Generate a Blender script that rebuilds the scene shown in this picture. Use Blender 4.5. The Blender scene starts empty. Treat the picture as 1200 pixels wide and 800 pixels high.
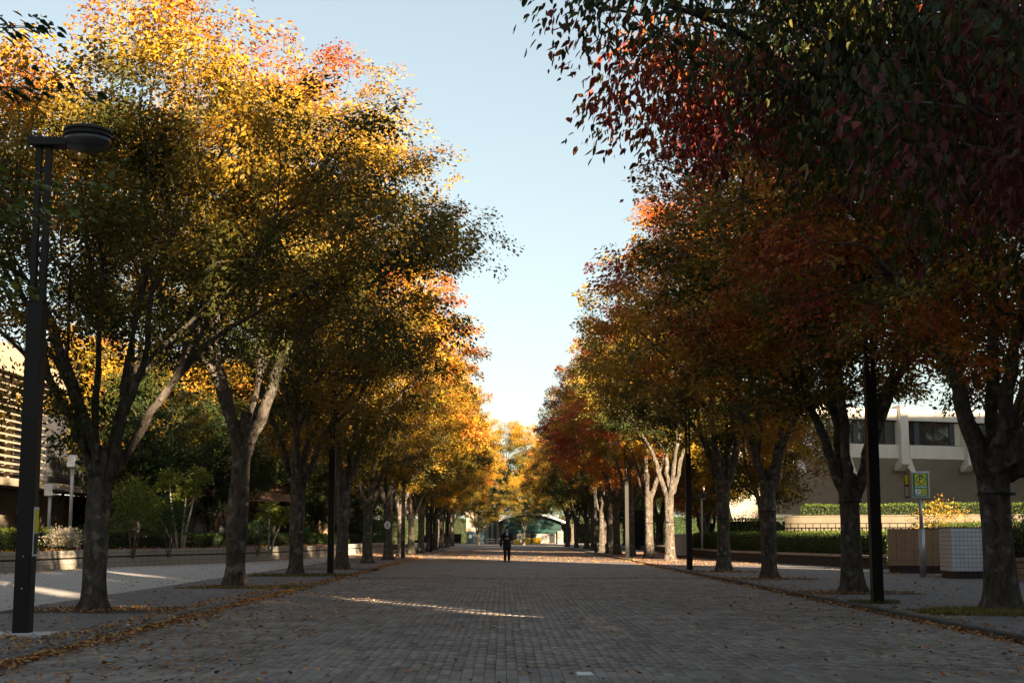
import bpy, bmesh, math, random, time
import numpy as np
from mathutils import Vector, Matrix
T0 = time.time()
R = math.radians
SC = bpy.context.scene
COL = SC.collection
PI = math.pi
# ------------------------------------------------------------------ camera, sky, sun, exposure
cam_d = bpy.data.cameras.new("camera"); cam = bpy.data.objects.new("camera", cam_d); COL.objects.link(cam)
cam_d.lens = 50.0; cam_d.sensor_width = 36.0; cam_d.clip_start = 0.1; cam_d.clip_end = 4000
cam.location = (0, 0, 1.35)
cam.rotation_euler = (R(90 + 7.755), 0, R(-0.34))
SC.camera = cam
SUN_EL = 14.0
SUN_DIR = Vector((0.470, -0.883, 0)).normalized() * math.cos(R(SUN_EL)) + Vector((0, 0, math.sin(R(SUN_EL))))   # towards the sun
SUN_AZ = math.atan2(SUN_DIR.x, SUN_DIR.y)
w = bpy.data.worlds.new("World"); SC.world = w; w.use_nodes = True
nt = w.node_tree; bg = nt.nodes["Background"]
sky = nt.nodes.new("ShaderNodeTexSky"); sky.sky_type = 'NISHITA'; sky.sun_disc = False
sky.sun_elevation = R(SUN_EL); sky.sun_rotation = SUN_AZ
sky.air_density = 1.0; sky.dust_density = 0.7; sky.ozone_density = 1.0
hs = nt.nodes.new("ShaderNodeHueSaturation"); hs.inputs['Saturation'].default_value = 0.72; hs.inputs['Value'].default_value = 1.45
gm = nt.nodes.new('ShaderNodeGamma'); gm.inputs[1].default_value = .65; nt.links.new(sky.outputs[0], gm.inputs[0]); nt.links.new(gm.outputs[0], hs.inputs['Color']); tn = nt.nodes.new('ShaderNodeMix'); tn.data_type = 'RGBA'; tn.blend_type = 'MULTIPLY'; tn.inputs[0].default_value = 1; tn.inputs[7].default_value = (.655, .685, .655, 1)
nt.links.new(hs.outputs[0], tn.inputs[6]); nt.links.new(tn.outputs[2], bg.inputs['Color'])
bg.inputs['Strength'].default_value = 0.05
sd = bpy.data.lights.new("sun", 'SUN'); so = bpy.data.objects.new("sun", sd); COL.objects.link(so)
sd.energy = 5.0; sd.angle = R(0.5); sd.color = (1.0, 0.78, 0.52)
so.rotation_euler = SUN_DIR.to_track_quat('Z', 'Y').to_euler(); so.location = (30, -40, 30)
SC.view_settings.view_transform = 'Standard'; SC.view_settings.look = 'None'
SC.view_settings.exposure = 2.80; SC.view_settings.gamma = 1.0
SC.cycles.max_bounces = 5; SC.cycles.diffuse_bounces = 3; SC.cycles.glossy_bounces = 2
SC.cycles.transmission_bounces = 3; SC.cycles.transparent_max_bounces = 4
# ------------------------------------------------------------------ materials
def mat(name, col, rough=0.8, var=0.0, scale=4.0, bump=0.0, spec=0.3, metal=0.0, col2=None, detail=4, stretch=None):
    m = bpy.data.materials.new(name); m.use_nodes = True; n = m.node_tree.nodes; l = m.node_tree.links
    b = n["Principled BSDF"]; b.inputs['Roughness'].default_value = rough; b.inputs['Metallic'].default_value = metal
    b.inputs['Specular IOR Level'].default_value = spec
    c = (*col, 1)
    if var or col2 or bump:
        tc = n.new("ShaderNodeTexCoord"); mp = n.new("ShaderNodeMapping"); l.new(tc.outputs['Object'], mp.inputs[0])
        if stretch: mp.inputs['Scale'].default_value = stretch
        no = n.new("ShaderNodeTexNoise"); no.inputs['Scale'].default_value = scale; no.inputs['Detail'].default_value = detail
        no.inputs['Roughness'].default_value = .65
        l.new(mp.outputs[0], no.inputs['Vector'])
        r = n.new("ShaderNodeValToRGB"); l.new(no.outputs['Fac'], r.inputs[0])
        c2 = col2 if col2 else tuple(min(1, x * (1 + var)) for x in col)
        c1 = col if col2 else tuple(x * (1 - var) for x in col)
        r.color_ramp.elements[0].position = .32; r.color_ramp.elements[1].position = .68
        r.color_ramp.elements[0].color = (*c1, 1); r.color_ramp.elements[1].color = (*c2, 1)
        l.new(r.outputs[0], b.inputs['Base Color'])
        if bump:
            bp = n.new("ShaderNodeBump"); bp.inputs['Strength'].default_value = bump; bp.inputs['Distance'].default_value = .02
            l.new(no.outputs['Fac'], bp.inputs['Height']); l.new(bp.outputs[0], b.inputs['Normal'])
    else:
        b.inputs['Base Color'].default_value = c
    return m
def ramp_of(n, stops):
    r = n.new("ShaderNodeValToRGB"); e = r.color_ramp.elements
    e[0].position, e[0].color = stops[0][0], (*stops[0][1], 1)
    e[1].position, e[1].color = stops[-1][0], (*stops[-1][1], 1)
    for p, c in stops[1:-1]:
        x = e.new(p); x.color = (*c, 1)
    return r
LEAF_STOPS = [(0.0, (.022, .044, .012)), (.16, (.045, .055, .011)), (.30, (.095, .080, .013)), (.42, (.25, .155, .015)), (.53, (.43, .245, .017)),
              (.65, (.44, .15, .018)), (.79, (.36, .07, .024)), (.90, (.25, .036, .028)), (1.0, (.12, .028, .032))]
def leaf_mat(name, stops, transl=.28, rough=.5):
    m = bpy.data.materials.new(name); m.use_nodes = True; n = m.node_tree.nodes; l = m.node_tree.links
    b = n["Principled BSDF"]; b.inputs['Roughness'].default_value = rough; b.inputs['Specular IOR Level'].default_value = .25
    at = n.new("ShaderNodeAttribute"); at.attribute_name = 'hue'
    oi = n.new("ShaderNodeObjectInfo"); sp = n.new("ShaderNodeSeparateColor"); l.new(oi.outputs['Color'], sp.inputs[0])
    a1 = n.new("ShaderNodeMath"); a1.operation = 'ADD'; l.new(at.outputs['Fac'], a1.inputs[0]); l.new(sp.outputs[0], a1.inputs[1])
    a2 = n.new("ShaderNodeMath"); a2.operation = 'SUBTRACT'; l.new(a1.outputs[0], a2.inputs[0]); a2.inputs[1].default_value = .5
    r = ramp_of(n, stops); l.new(a2.outputs[0], r.inputs[0])
    l.new(r.outputs[0], b.inputs['Base Color'])
    tr = n.new("ShaderNodeBsdfTranslucent"); l.new(r.outputs[0], tr.inputs['Color'])
    mx = n.new("ShaderNodeMixShader"); mx.inputs[0].default_value = transl
    l.new(b.outputs[0], mx.inputs[1]); l.new(tr.outputs[0], mx.inputs[2])
    l.new(mx.outputs[0], n['Material Output'].inputs['Surface'])
    return m
M = {}
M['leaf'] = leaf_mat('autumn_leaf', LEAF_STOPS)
M['green'] = leaf_mat('hedge_leaf', [(0, (.02, .045, .012)), (.5, (.045, .085, .018)), (.8, (.12, .15, .02)), (1, (.3, .28, .04))])
M['pale'] = leaf_mat('pale_plume', [(0, (.35, .3, .2)), (1, (.7, .62, .48))])
M['flower'] = leaf_mat('petal', [(0, (.03, .06, .02)), (.45, (.05, .09, .02)), (.5, (.6, .25, .02)), (.75, (.6, .3, .03)), (.8, (.5, .04, .08)), (1, (.6, .3, .4))])
M['litter'] = leaf_mat('fallen_leaf', [(0, (.12, .05, .025)), (.25, (.34, .14, .05)), (.5, (.52, .28, .10)), (.75, (.58, .36, .10)), (.88, (.45, .09, .03)), (1, (.62, .46, .26))], transl=.1)
M['grass'] = leaf_mat('grass_blade', [(0, (.06, .09, .02)), (.5, (.16, .15, .035)), (1, (.35, .26, .09))])
def bark_mat(name, c1, c2, lich):
    m = bpy.data.materials.new(name); m.use_nodes = True; n = m.node_tree.nodes; l = m.node_tree.links
    b = n["Principled BSDF"]; b.inputs['Roughness'].default_value = .9; b.inputs['Specular IOR Level'].default_value = .15
    tc = n.new("ShaderNodeTexCoord"); mp = n.new("ShaderNodeMapping"); mp.inputs['Scale'].default_value = (1, 1, .45); oi = n.new("ShaderNodeObjectInfo"); vm = n.new("ShaderNodeVectorMath"); vm.operation = 'MULTIPLY_ADD'; l.new(oi.outputs['Location'], vm.inputs[0]); vm.inputs[1].default_value = (.37, .73, .21); l.new(tc.outputs['Object'], vm.inputs[2]); l.new(vm.outputs[0], mp.inputs[0])
    no = n.new("ShaderNodeTexNoise"); no.inputs['Scale'].default_value = 9; no.inputs['Detail'].default_value = 8; no.inputs['Roughness'].default_value = .7
    l.new(mp.outputs[0], no.inputs[0])
    r = ramp_of(n, [(.35, c1), (.62, c2)]); l.new(no.outputs['Fac'], r.inputs[0])
    n2 = n.new("ShaderNodeTexNoise"); n2.inputs['Scale'].default_value = 5; n2.inputs['Detail'].default_value = 6; l.new(vm.outputs[0], n2.inputs[0])
    r2 = ramp_of(n, [(.56, (0, 0, 0)), (.66, (1, 1, 1))]); l.new(n2.outputs['Fac'], r2.inputs[0])
    mx = n.new("ShaderNodeMix"); mx.data_type = 'RGBA'; l.new(r2.outputs[0], mx.inputs[0]); l.new(r.outputs[0], mx.inputs[6]); mx.inputs[7].default_value = (*lich, 1)
    l.new(mx.outputs[2], b.inputs['Base Color'])
    wv = n.new("ShaderNodeTexVoronoi"); wv.inputs['Scale'].default_value = 14; l.new(mp.outputs[0], wv.inputs[0])
    ad = n.new("ShaderNodeMath"); ad.operation = 'ADD'; l.new(wv.outputs['Distance'], ad.inputs[0]); l.new(no.outputs['Fac'], ad.inputs[1])
    bp = n.new("ShaderNodeBump"); bp.inputs['Strength'].default_value = .9; bp.inputs['Distance'].default_value = .03
    l.new(ad.outputs[0], bp.inputs['Height']); l.new(bp.outputs[0], b.inputs['Normal'])
    return m
M['bark'] = bark_mat('zelkova_bark', (.032, .026, .020), (.105, .087, .070), (.165, .148, .122))
M['bark2'] = bark_mat('cherry_bark', (.06, .045, .035), (.16, .12, .09), (.2, .18, .14))
M['hedge_core'] = mat('hedge_core', (.016, .020, .008), .95, .3, 6)
M['cut'] = mat('cut_wood', (.30, .20, .11), .9, .3, 12, .4)
# paving
def paver_mat(name, per_object):
    m = bpy.data.materials.new(name); m.use_nodes = True; n = m.node_tree.nodes; l = m.node_tree.links
    b = n["Principled BSDF"]; b.inputs['Roughness'].default_value = .72; b.inputs['Specular IOR Level'].default_value = .35
    if per_object:
        src = n.new("ShaderNodeObjectInfo").outputs['Random']
    else:
        a = n.new("ShaderNodeAttribute"); a.attribute_name = 'hue'; src = a.outputs['Fac']
    r = ramp_of(n, PAVE); l.new(src, r.inputs[0])
    g = n.new("ShaderNodeNewGeometry")
    no = n.new("ShaderNodeTexNoise"); no.inputs['Scale'].default_value = 60; no.inputs['Detail'].default_value = 4; l.new(g.outputs['Position'], no.inputs[0])
    n2 = n.new("ShaderNodeTexNoise"); n2.inputs['Scale'].default_value = .8; n2.inputs['Detail'].default_value = 5; l.new(g.outputs['Position'], n2.inputs[0])
    ad = n.new("ShaderNodeMath"); ad.operation = 'ADD'; l.new(no.outputs['Fac'], ad.inputs[0]); l.new(n2.outputs['Fac'], ad.inputs[1])
    mr = n.new("ShaderNodeMapRange"); mr.inputs[1].default_value = .6; mr.inputs[2].default_value = 1.4; mr.inputs[3].default_value = .50; mr.inputs[4].default_value = 1.5
    l.new(ad.outputs[0], mr.inputs[0])
    v = n.new("ShaderNodeVectorMath"); v.operation = 'SCALE'; l.new(r.outputs[0], v.inputs[0]); l.new(mr.outputs[0], v.inputs['Scale'])
    l.new(v.outputs[0], b.inputs['Base Color'])
    bp = n.new("ShaderNodeBump"); bp.inputs['Strength'].default_value = .35; bp.inputs['Distance'].default_value = .004
    l.new(no.outputs['Fac'], bp.inputs['Height']); l.new(bp.outputs[0], b.inputs['Normal'])
    return m
PAVE = [(0, (.160, .128, .110)), (.3, (.200, .170, .152)), (.7, (.230, .202, .183)), (1, (.275, .245, .222))]
M['paver'] = paver_mat('concrete_paver', True)
M['paver_field'] = paver_mat('concrete_paver_field', False)
def far_pave():
    m = bpy.data.materials.new('far_paving'); m.use_nodes = True; n = m.node_tree.nodes; l = m.node_tree.links
    b = n["Principled BSDF"]; b.inputs['Roughness'].default_value = .75
    g = n.new("ShaderNodeNewGeometry"); mp = n.new("ShaderNodeMapping"); mp.inputs['Rotation'].default_value = (0, 0, PI / 2); l.new(g.outputs['Position'], mp.inputs[0])
    br = n.new("ShaderNodeTexBrick"); l.new(mp.outputs[0], br.inputs[0]); br.inputs['Scale'].default_value = 1
    br.inputs['Brick Width'].default_value = .45; br.inputs['Row Height'].default_value = .11; br.inputs['Mortar Size'].default_value = .005
    br.inputs['Color1'].default_value = (.145, .124, .112, 1); br.inputs['Color2'].default_value = (.20, .178, .163, 1); br.inputs['Mortar'].default_value = (.02, .018, .017, 1)
    no = n.new("ShaderNodeTexNoise"); no.inputs['Scale'].default_value = .7; no.inputs['Detail'].default_value = 6; l.new(g.outputs['Position'], no.inputs[0])
    mr = n.new("ShaderNodeMapRange"); mr.inputs[1].default_value = .3; mr.inputs[2].default_value = .7; mr.inputs[3].default_value = .75; mr.inputs[4].default_value = 1.25
    l.new(no.outputs['Fac'], mr.inputs[0])
    v = n.new("ShaderNodeVectorMath"); v.operation = 'SCALE'; l.new(br.outputs[0], v.inputs[0]); l.new(mr.outputs[0], v.inputs['Scale']); l.new(v.outputs[0], b.inputs['Base Color'])
    n3 = n.new("ShaderNodeTexNoise"); n3.inputs['Scale'].default_value = 25; n3.inputs['Detail'].default_value = 3; l.new(g.outputs['Position'], n3.inputs[0])
    bp = n.new("ShaderNodeBump"); bp.inputs['Strength'].default_value = .8; bp.inputs['Distance'].default_value = .02; l.new(n3.outputs['Fac'], bp.inputs['Height']); l.new(bp.outputs[0], b.inputs['Normal'])
    return m
M['far_pave'] = far_pave()
M['mortar'] = mat('joint_sand', (.03, .027, .024), .95, .3, 20)
M['soil'] = mat('garden_soil', (.05, .035, .022), .95, .4, 3, .3)
M['earth'] = mat('open_ground', (.09, .075, .055), .95, .35, .5)
M['walk'] = mat('sidewalk_asphalt', (.15, .138, .134), .85, .28, 3.5, .3, detail=10)
M['path'] = mat('pale_path', (.42, .40, .385), .85, .22, 2.5, .25, detail=10)
M['kerb'] = mat('kerb_concrete', (.11, .105, .095), .85, .35, 6, .4)
M['kerb_dark'] = mat('kerb_dark', (.06, .055, .05), .85, .35, 6, .4)
M['slab'] = mat('lamp_slab', (.50, .48, .45), .85, .2, 8, .2)
M['black'] = mat('bronze_steel', (.009, .007, .006), .5, .15, 5, 0, .3, 0.0)
M['lens'] = mat('lamp_lens', (.04, .04, .042), .3, .2, 8, 0, .5)
M['steel'] = mat('grey_steel', (.42, .43, .44), .4, .1, 6, 0, .5, .4)
M['white'] = mat('white_paint', (.75, .74, .72), .5, .08, 4)
M['dgrey'] = mat('dark_grey', (.05, .05, .055), .6, .2, 4)
M['rubber'] = mat('black_strap', (.01, .01, .01), .6)
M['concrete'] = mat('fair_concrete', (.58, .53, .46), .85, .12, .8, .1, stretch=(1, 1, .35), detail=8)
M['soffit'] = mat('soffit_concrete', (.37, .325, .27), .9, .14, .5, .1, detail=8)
M['tanwall'] = mat('tan_concrete', (.31, .25, .18), .85, .12, 1, .1)
M['stone'] = mat('planter_stone', (.36, .32, .27), .85, .25, 3, .25)
M['stone_r'] = mat('planter_brown_stone', (.26, .20, .15), .85, .25, 3, .25)
M['groove'] = mat('dark_groove', (.04, .035, .03), .9)
def glass_mat(name, tint, rough=.04):
    m = bpy.data.materials.new(name); m.use_nodes = True; b = m.node_tree.nodes["Principled BSDF"]
    b.inputs['Base Color'].default_value = (*tint, 1); b.inputs['Roughness'].default_value = rough; b.inputs['Specular IOR Level'].default_value = 1.0
    b.inputs['IOR'].default_value = 1.7; b.inputs['Metallic'].default_value = .1
    return m
M['dappled_wall'] = mat('dappled_wall', (.17, .155, .135), .8, .6, .9)  # dark mottle stands in for tree shade on the pale hall front
M['retain'] = mat('retaining_concrete', (.20, .165, .12), .85, .15, 1)
M['office'] = mat('brown_brick', (.16, .12, .095), .9, .15, 2)
M['glass'] = glass_mat('window_glass', (.03, .03, .032))
M['green_glass'] = mat('green_glazing', (.003, .022, .019), .35)
M['blue_glass'] = glass_mat('blue_glass', (.10, .17, .2), .15)
M['curtain'] = mat('pale_blind', (.5, .45, .36), .9)
M['timber'] = mat('timber', (.13, .075, .04), .8, .3, 6, .2, stretch=(4, 4, .6))
M['yellow'] = mat('yellow_plastic', (.75, .42, .02), .5, .1, 4)
M['sign_y'] = mat('sign_yellow', (.85, .68, .02), .4)
M['sign_g'] = mat('sign_green', (.01, .22, .13), .4)
M['sign_w'] = mat('sign_white', (.75, .78, .78), .4)
M['tile_w'] = mat('white_tile', (.60, .63, .68), .3, .08, 3, 0, .5)
M['tile_t'] = mat('tan_tile', (.36, .235, .15), .6, .18, 3)
M['plinth'] = mat('dark_plinth', (.045, .03, .025), .7, .2, 5)
M['door'] = mat('pale_blue_door', (.36, .52, .60), .5, .1, 3)
M['skin'] = mat('skin', (.50, .30, .21), .6)
M['coat'] = mat('dark_wool', (.012, .013, .018), .9, .2, 30)
M['trousers'] = mat('dark_trousers', (.012, .011, .012), .9)
M['shirt'] = mat('light_blue_shirt', (.36, .50, .72), .8)
M['hair'] = mat('dark_hair', (.012, .009, .007), .6)
M['leather'] = mat('black_leather', (.015, .013, .012), .5)
M['beige'] = mat('beige_mask', (.58, .52, .44), .8)

# ------------------------------------------------------------------ helpers
def tag(o, label=None, cat=None, group=None, kind=None):
    if label: o['label'] = label
    if cat: o['category'] = cat
    if group: o['group'] = group
    if kind: o['kind'] = kind
    return o
def empty(name, loc=(0, 0, 0), rz=0, label=None, cat=None, group=None, kind=None):
    o = bpy.data.objects.new(name, None); COL.objects.link(o); o.location = loc; o.rotation_euler = (0, 0, rz)
    o.empty_display_size = .2
    return tag(o, label, cat, group, kind)
def linkme(name, me, parent=None, loc=None, rot=None):
    o = bpy.data.objects.new(name, me); COL.objects.link(o)
    if parent: o.parent = parent
    if loc is not None: o.location = loc
    if rot is not None: o.rotation_euler = rot
    return o
class MB:
    def __init__(s): s.v = []; s.f = []
    def add(s, vs, fs):
        b = len(s.v); s.v += [tuple(x) for x in vs]; s.f += [tuple(i + b for i in f) for f in fs]; return s
    def box(s, x0, x1, y0, y1, z0, z1, mtx=None):
        vs = [(x, y, z) for z in (z0, z1) for x, y in ((x0, y0), (x1, y0), (x1, y1), (x0, y1))]
        if mtx is not None: vs = [tuple(mtx @ Vector(v)) for v in vs]
        return s.add(vs, [(0, 3, 2, 1), (4, 5, 6, 7), (0, 1, 5, 4), (1, 2, 6, 5), (2, 3, 7, 6), (3, 0, 4, 7)])
    def prism(s, poly, z0, z1):
        n = len(poly)
        return s.add([(x, y, z0) for x, y in poly] + [(x, y, z1) for x, y in poly],
                     [tuple(range(n))[::-1], tuple(range(n, 2 * n))] + [(i, (i + 1) % n, n + (i + 1) % n, n + i) for i in range(n)])
    def extr(s, poly3, off):      # polygon in space extruded along a vector
        n = len(poly3); o = Vector(off)
        return s.add([tuple(p) for p in poly3] + [tuple(Vector(p) + o) for p in poly3],
                     [tuple(range(n))[::-1], tuple(range(n, 2 * n))] + [(i, (i + 1) % n, n + (i + 1) % n, n + i) for i in range(n)])
    def tube(s, pts, rad, sides=8, cap=True, sq=None):
        pts = [Vector(p) for p in pts]; rad = rad if isinstance(rad, (list, tuple)) else [rad] * len(pts)
        rings = []
        for i, p in enumerate(pts):
            d = (pts[min(i + 1, len(pts) - 1)] - pts[max(i - 1, 0)]).normalized()
            u = d.orthogonal().normalized() if i == 0 else (lastu - d * lastu.dot(d)).normalized()
            lastu = u; v = d.cross(u)
            rings.append([p + (u * math.cos(2 * PI * k / sides) + v * math.sin(2 * PI * k / sides)) * rad[i] for k in range(sides)])
        fs = [(i * sides + k, i * sides + (k + 1) % sides, (i + 1) * sides + (k + 1) % sides, (i + 1) * sides + k) for i in range(len(pts) - 1) for k in range(sides)]
        if cap: fs += [tuple(range(sides))[::-1], tuple((len(pts) - 1) * sides + k for k in range(sides))]
        return s.add([v for r_ in rings for v in r_], fs)
    def loft(s, rings, cap=True):
        n = len(rings[0]); fs = [(i * n + k, i * n + (k + 1) % n, (i + 1) * n + (k + 1) % n, (i + 1) * n + k) for i in range(len(rings) - 1) for k in range(n)]
        if cap: fs += [tuple(range(n))[::-1], tuple((len(rings) - 1) * n + k for k in range(n))]
        return s.add([v for r_ in rings for v in r_], fs)
    def build(s, name, m, parent=None, smooth=False, bevel=0, **kw):
        me = bpy.data.meshes.new(name); me.from_pydata(s.v, [], s.f); me.materials.append(m); me.update()
        if smooth: me.shade_smooth()
        o = linkme(name, me, parent, **kw)
        if bevel:
            b = o.modifiers.new('edge', 'BEVEL'); b.width = bevel; b.segments = 2; b.limit_method = 'ANGLE'
        return o
def ell(cx, cy, z, rx, ry, n=14, a0=0):
    return [(cx + rx * math.cos(2 * PI * k / n + a0), cy + ry * math.sin(2 * PI * k / n + a0), z) for k in range(n)]
def np_mesh(name, verts, quads, mtl, hue=None, smooth=False):
    me = bpy.data.meshes.new(name); nv, nq = len(verts), len(quads)
    me.vertices.add(nv); me.vertices.foreach_set('co', verts.astype(np.float32).ravel())
    me.loops.add(nq * 4); me.loops.foreach_set('vertex_index', quads.astype(np.int32).ravel())
    me.polygons.add(nq); me.polygons.foreach_set('loop_start', np.arange(0, nq * 4, 4, dtype=np.int32))
    if hue is not None:
        a = me.attributes.new('hue', 'FLOAT', 'POINT'); a.data.foreach_set('value', hue.astype(np.float32))
    me.materials.append(mtl)
    if smooth: me.polygons.foreach_set('use_smooth', np.ones(nq, dtype=bool))
    me.update(calc_edges=True); return me
def nrm(a): return a / (np.linalg.norm(a, axis=-1, keepdims=True) + 1e-9)
def leaf_arrays(P, D, N, L, W, hue, fine=False, rng=None):
    """one folded leaf per row: base P, direction D, face normal N, length L, width W"""
    n = len(P); D = nrm(D); S = nrm(np.cross(N, D)); N = np.cross(D, S); L = L[:, None]; W = W[:, None]
    if not fine:
        V = np.stack([P, P + D * L * .45 + S * W * .5 + N * W * .12, P + D * L, P + D * L * .45 - S * W * .5 + N * W * .12], 1)
        V = V.reshape(-1, 3); Q = np.arange(n * 4).reshape(n, 4); return V, Q, np.repeat(hue, 4)
    V = np.stack([P, P + D * L * .28 + S * W * .5 + N * W * .14, P + D * L * .66 + S * W * .36 + N * W * .10, P + D * L - N * L * .08,
                  P + D * L * .66 - S * W * .36 + N * W * .10, P + D * L * .28 - S * W * .5 + N * W * .14], 1).reshape(-1, 3)
    b = np.arange(n)[:, None] * 6
    Q = np.concatenate([b + np.array([[0, 1, 2, 3]]), b + np.array([[0, 3, 4, 5]])], 0)
    return V, Q, np.repeat(hue, 6)
class Noise3:
    def __init__(s, rng, wl, k=10):
        s.k = nrm(rng.normal(size=(k, 3))) * (2 * PI / wl) * rng.uniform(.6, 1.5, (k, 1)); s.p = rng.uniform(0, 6.3, k)
    def __call__(s, P): return np.sin(P @ s.k.T + s.p).sum(1) / math.sqrt(len(s.p) / 2) * .5     # about unit spread .5
# ------------------------------------------------------------------ trees
def tube_np(pts, rad, sides, acc):
    pts = np.asarray(pts); n = len(pts)
    d = np.gradient(pts, axis=0); d = nrm(d)
    u = np.cross(d, np.array([.31, .17, .93])); bad = np.linalg.norm(u, axis=1) < .05
    u[bad] = np.cross(d[bad], np.array([1., 0, 0])); u = nrm(u); v = np.cross(d, u)
    a = np.arange(sides) * 2 * PI / sides
    ring = pts[:, None, :] + (u[:, None, :] * np.cos(a)[None, :, None] + v[:, None, :] * np.sin(a)[None, :, None]) * np.asarray(rad)[:, None, None]
    b = acc['n']; acc['v'].append(ring.reshape(-1, 3)); acc['n'] += n * sides
    i = np.arange(n - 1)[:, None] * sides; k = np.arange(sides)[None, :]
    acc['q'].append(np.stack([b + i + k, b + i + (k + 1) % sides, b + i + sides + (k + 1) % sides, b + i + sides + k], -1).reshape(-1, 4))
def hermite(p0, t0, p1, t1, n):
    t = np.linspace(0, 1, n)[:, None]
    return (2*t**3-3*t**2+1)*p0 + (t**3-2*t**2+t)*t0 + (-2*t**3+3*t**2)*p1 + (t**3-t**2)*t1
def kmeans(X, k, rng):
    c = X[rng.choice(len(X), k, replace=False)]
    for _ in range(6):
        lab = ((X[:, None] - c[None]) ** 2).sum(-1).argmin(1)
        for j in range(k):
            if (lab == j).any(): c[j] = X[lab == j].mean(0)
    return lab
def make_tree(seed, fork, r0, blobs, ntips, per, leaf, hue0, hgrad=.25, limbs=6, fine=False, droop=.35, spray=(.62, .5, .12),
              thr=-.55, lean=(0, 0), stubs=(), burl=None, boughs=(), hue_fn=None, aspect=.5, green_in=.12):
    """returns (trunk mesh, crown mesh, fork height). Crown = union of ellipsoids given from the trunk's foot."""
    rng = np.random.default_rng(seed)
    # tips
    vol = np.array([b[3] * b[4] * b[5] for b in blobs]); wts = np.array([b[6] if len(b) > 6 else 1 for b in blobs]); p = vol * wts; p = p / p.sum()
    nz = Noise3(rng, 2.6); tips = []
    while sum(len(t) for t in tips) < ntips:
        m = 4000; bi = rng.choice(len(blobs), m, p=p); B = np.array([b[:6] for b in blobs])[bi]
        d = nrm(rng.normal(size=(m, 3))); r = rng.uniform(0, 1, (m, 1)) ** .40
        X = B[:, :3] + d * r * B[:, 3:6]
        X = X[(nz(X * np.array([1, 1, 2.8])) > thr)]
        tips.append(X)
    tips = np.concatenate(tips)[:ntips]
    acc = {'v': [], 'q': [], 'n': 0}
    # trunk column
    top = np.array([lean[0], lean[1], fork]); sides = 20; nr = 18
    zz = np.linspace(-.15, fork + .12, nr); ang = np.arange(sides) * 2 * PI / sides
    ph = rng.uniform(0, 6, 6)
    rr = r0 * (1 + .55 * np.exp(-np.maximum(zz, 0) / .22) + .06 * np.sin(zz * 2.1 + ph[0]) + .07 * np.clip((zz - fork + .7) / .7, 0, 1))
    lob = 1 + .10 * np.sin(3 * ang[None] + ph[1] + zz[:, None] * .4) + .06 * np.sin(5 * ang[None] + ph[2] - zz[:, None] * .7) \
        + .20 * np.exp(-np.maximum(zz, 0) / .25)[:, None] * np.sin(5 * ang[None] + ph[3]) + rng.normal(0, .018, (nr, sides))
    rad = rr[:, None] * lob; rad[-1] *= .55
    cx = lean[0] * (zz / fork) ** 1.5 if fork > 0 else 0; zc = np.clip(zz / fork, 0, 1.1); cx = lean[0] * zc ** 1.4; cy = lean[1] * zc ** 1.4
    V = np.stack([cx[:, None] + rad * np.cos(ang), cy[:, None] + rad * np.sin(ang), np.repeat(zz[:, None], sides, 1)], -1).reshape(-1, 3)
    i = np.arange(nr - 1)[:, None] * sides; k = np.arange(sides)[None]
    Q = np.stack([i + k, i + (k + 1) % sides, i + sides + (k + 1) % sides, i + sides + k], -1).reshape(-1, 4)
    acc['v'].append(V); acc['q'].append(Q); acc['n'] = len(V)
    N = ntips; rt = r0 * .92 / math.sqrt(N); tipinfo = []
    def rec(p, d, S, r_start, depth):
        n = len(S)
        c = S.mean(0)
        if n <= 2 or depth > 16:
            for s in S:
                L = np.linalg.norm(s - p); t1 = (s - p) * np.array([1, 1, .5])
                pts = hermite(p, d * L * .8, s, t1, 4); tube_np(pts, np.linspace(max(rt * 1.1, .006), .004, 4), 3, acc)
                tipinfo.append((s, s - p))
            return
        k = 3 if (n > 60 and rng.random() < .4) else 2
        feat = S - p; feat = feat / (np.linalg.norm(feat, axis=1, keepdims=True) ** .5 + .1)
        lab = kmeans(feat, k, rng)
        for j in range(k):
            T = S[lab == j]
            if len(T) == 0: continue
            c = T.mean(0); f = rng.uniform(.30, .46) if len(T) > 12 else rng.uniform(.45, .6)
            q = p + (c - p) * f + rng.normal(0, .04, 3) * np.linalg.norm(c - p)
            L = np.linalg.norm(q - p); q = q + np.array([0, 0, .06 * L if len(T) > 20 else -.02 * L])
            t1 = nrm((c - q)) * L
            r1 = max(rt * len(T) ** .5, .007); ra = min(r_start, r1 * 1.25)
            sd = 10 if r1 > .07 else (6 if r1 > .028 else 3)
            m = 6 if r1 > .05 else 4
            pts = hermite(p, d * L * .9, q, t1, m)
            if m == 6: pts[1:-1] += rng.normal(0, .025 * L, (4, 3)) * .5
            tube_np(pts, np.linspace(ra, r1, m), sd, acc)
            rec(q, nrm(t1), T, r1, depth + 1)
    # main limbs split by bearing and steepness
    F = tips - top; fe = np.stack([F[:, 0], F[:, 1], F[:, 2] * .5], 1); fe = fe / (np.linalg.norm(fe, axis=1, keepdims=True) ** .7)
    lab = kmeans(fe, limbs, rng)
    for j in range(limbs):
        T = tips[lab == j]
        if len(T) < 2: continue
        c = T.mean(0); az = np.array([c[0] - top[0], c[1] - top[1], 0]); azn = nrm(az)
        st = top + azn * r0 * .45 + np.array([0, 0, -rng.uniform(0, .45)])
        r1 = rt * len(T) ** .5 * 1.05; L = np.linalg.norm(c - st) * rng.uniform(.26, .38)
        q = st + nrm(c - st + np.array([0, 0, .9])) * L
        pts = hermite(st - np.array([0, 0, .25]), (azn * .55 + np.array([0, 0, 1.1])) * L, q, nrm(c - q) * L, 8)
        pts[1:-1] += rng.normal(0, .012 * L, (6, 3))
        tube_np(pts, np.linspace(r1 * 1.25, r1, 8), 12, acc)
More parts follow.
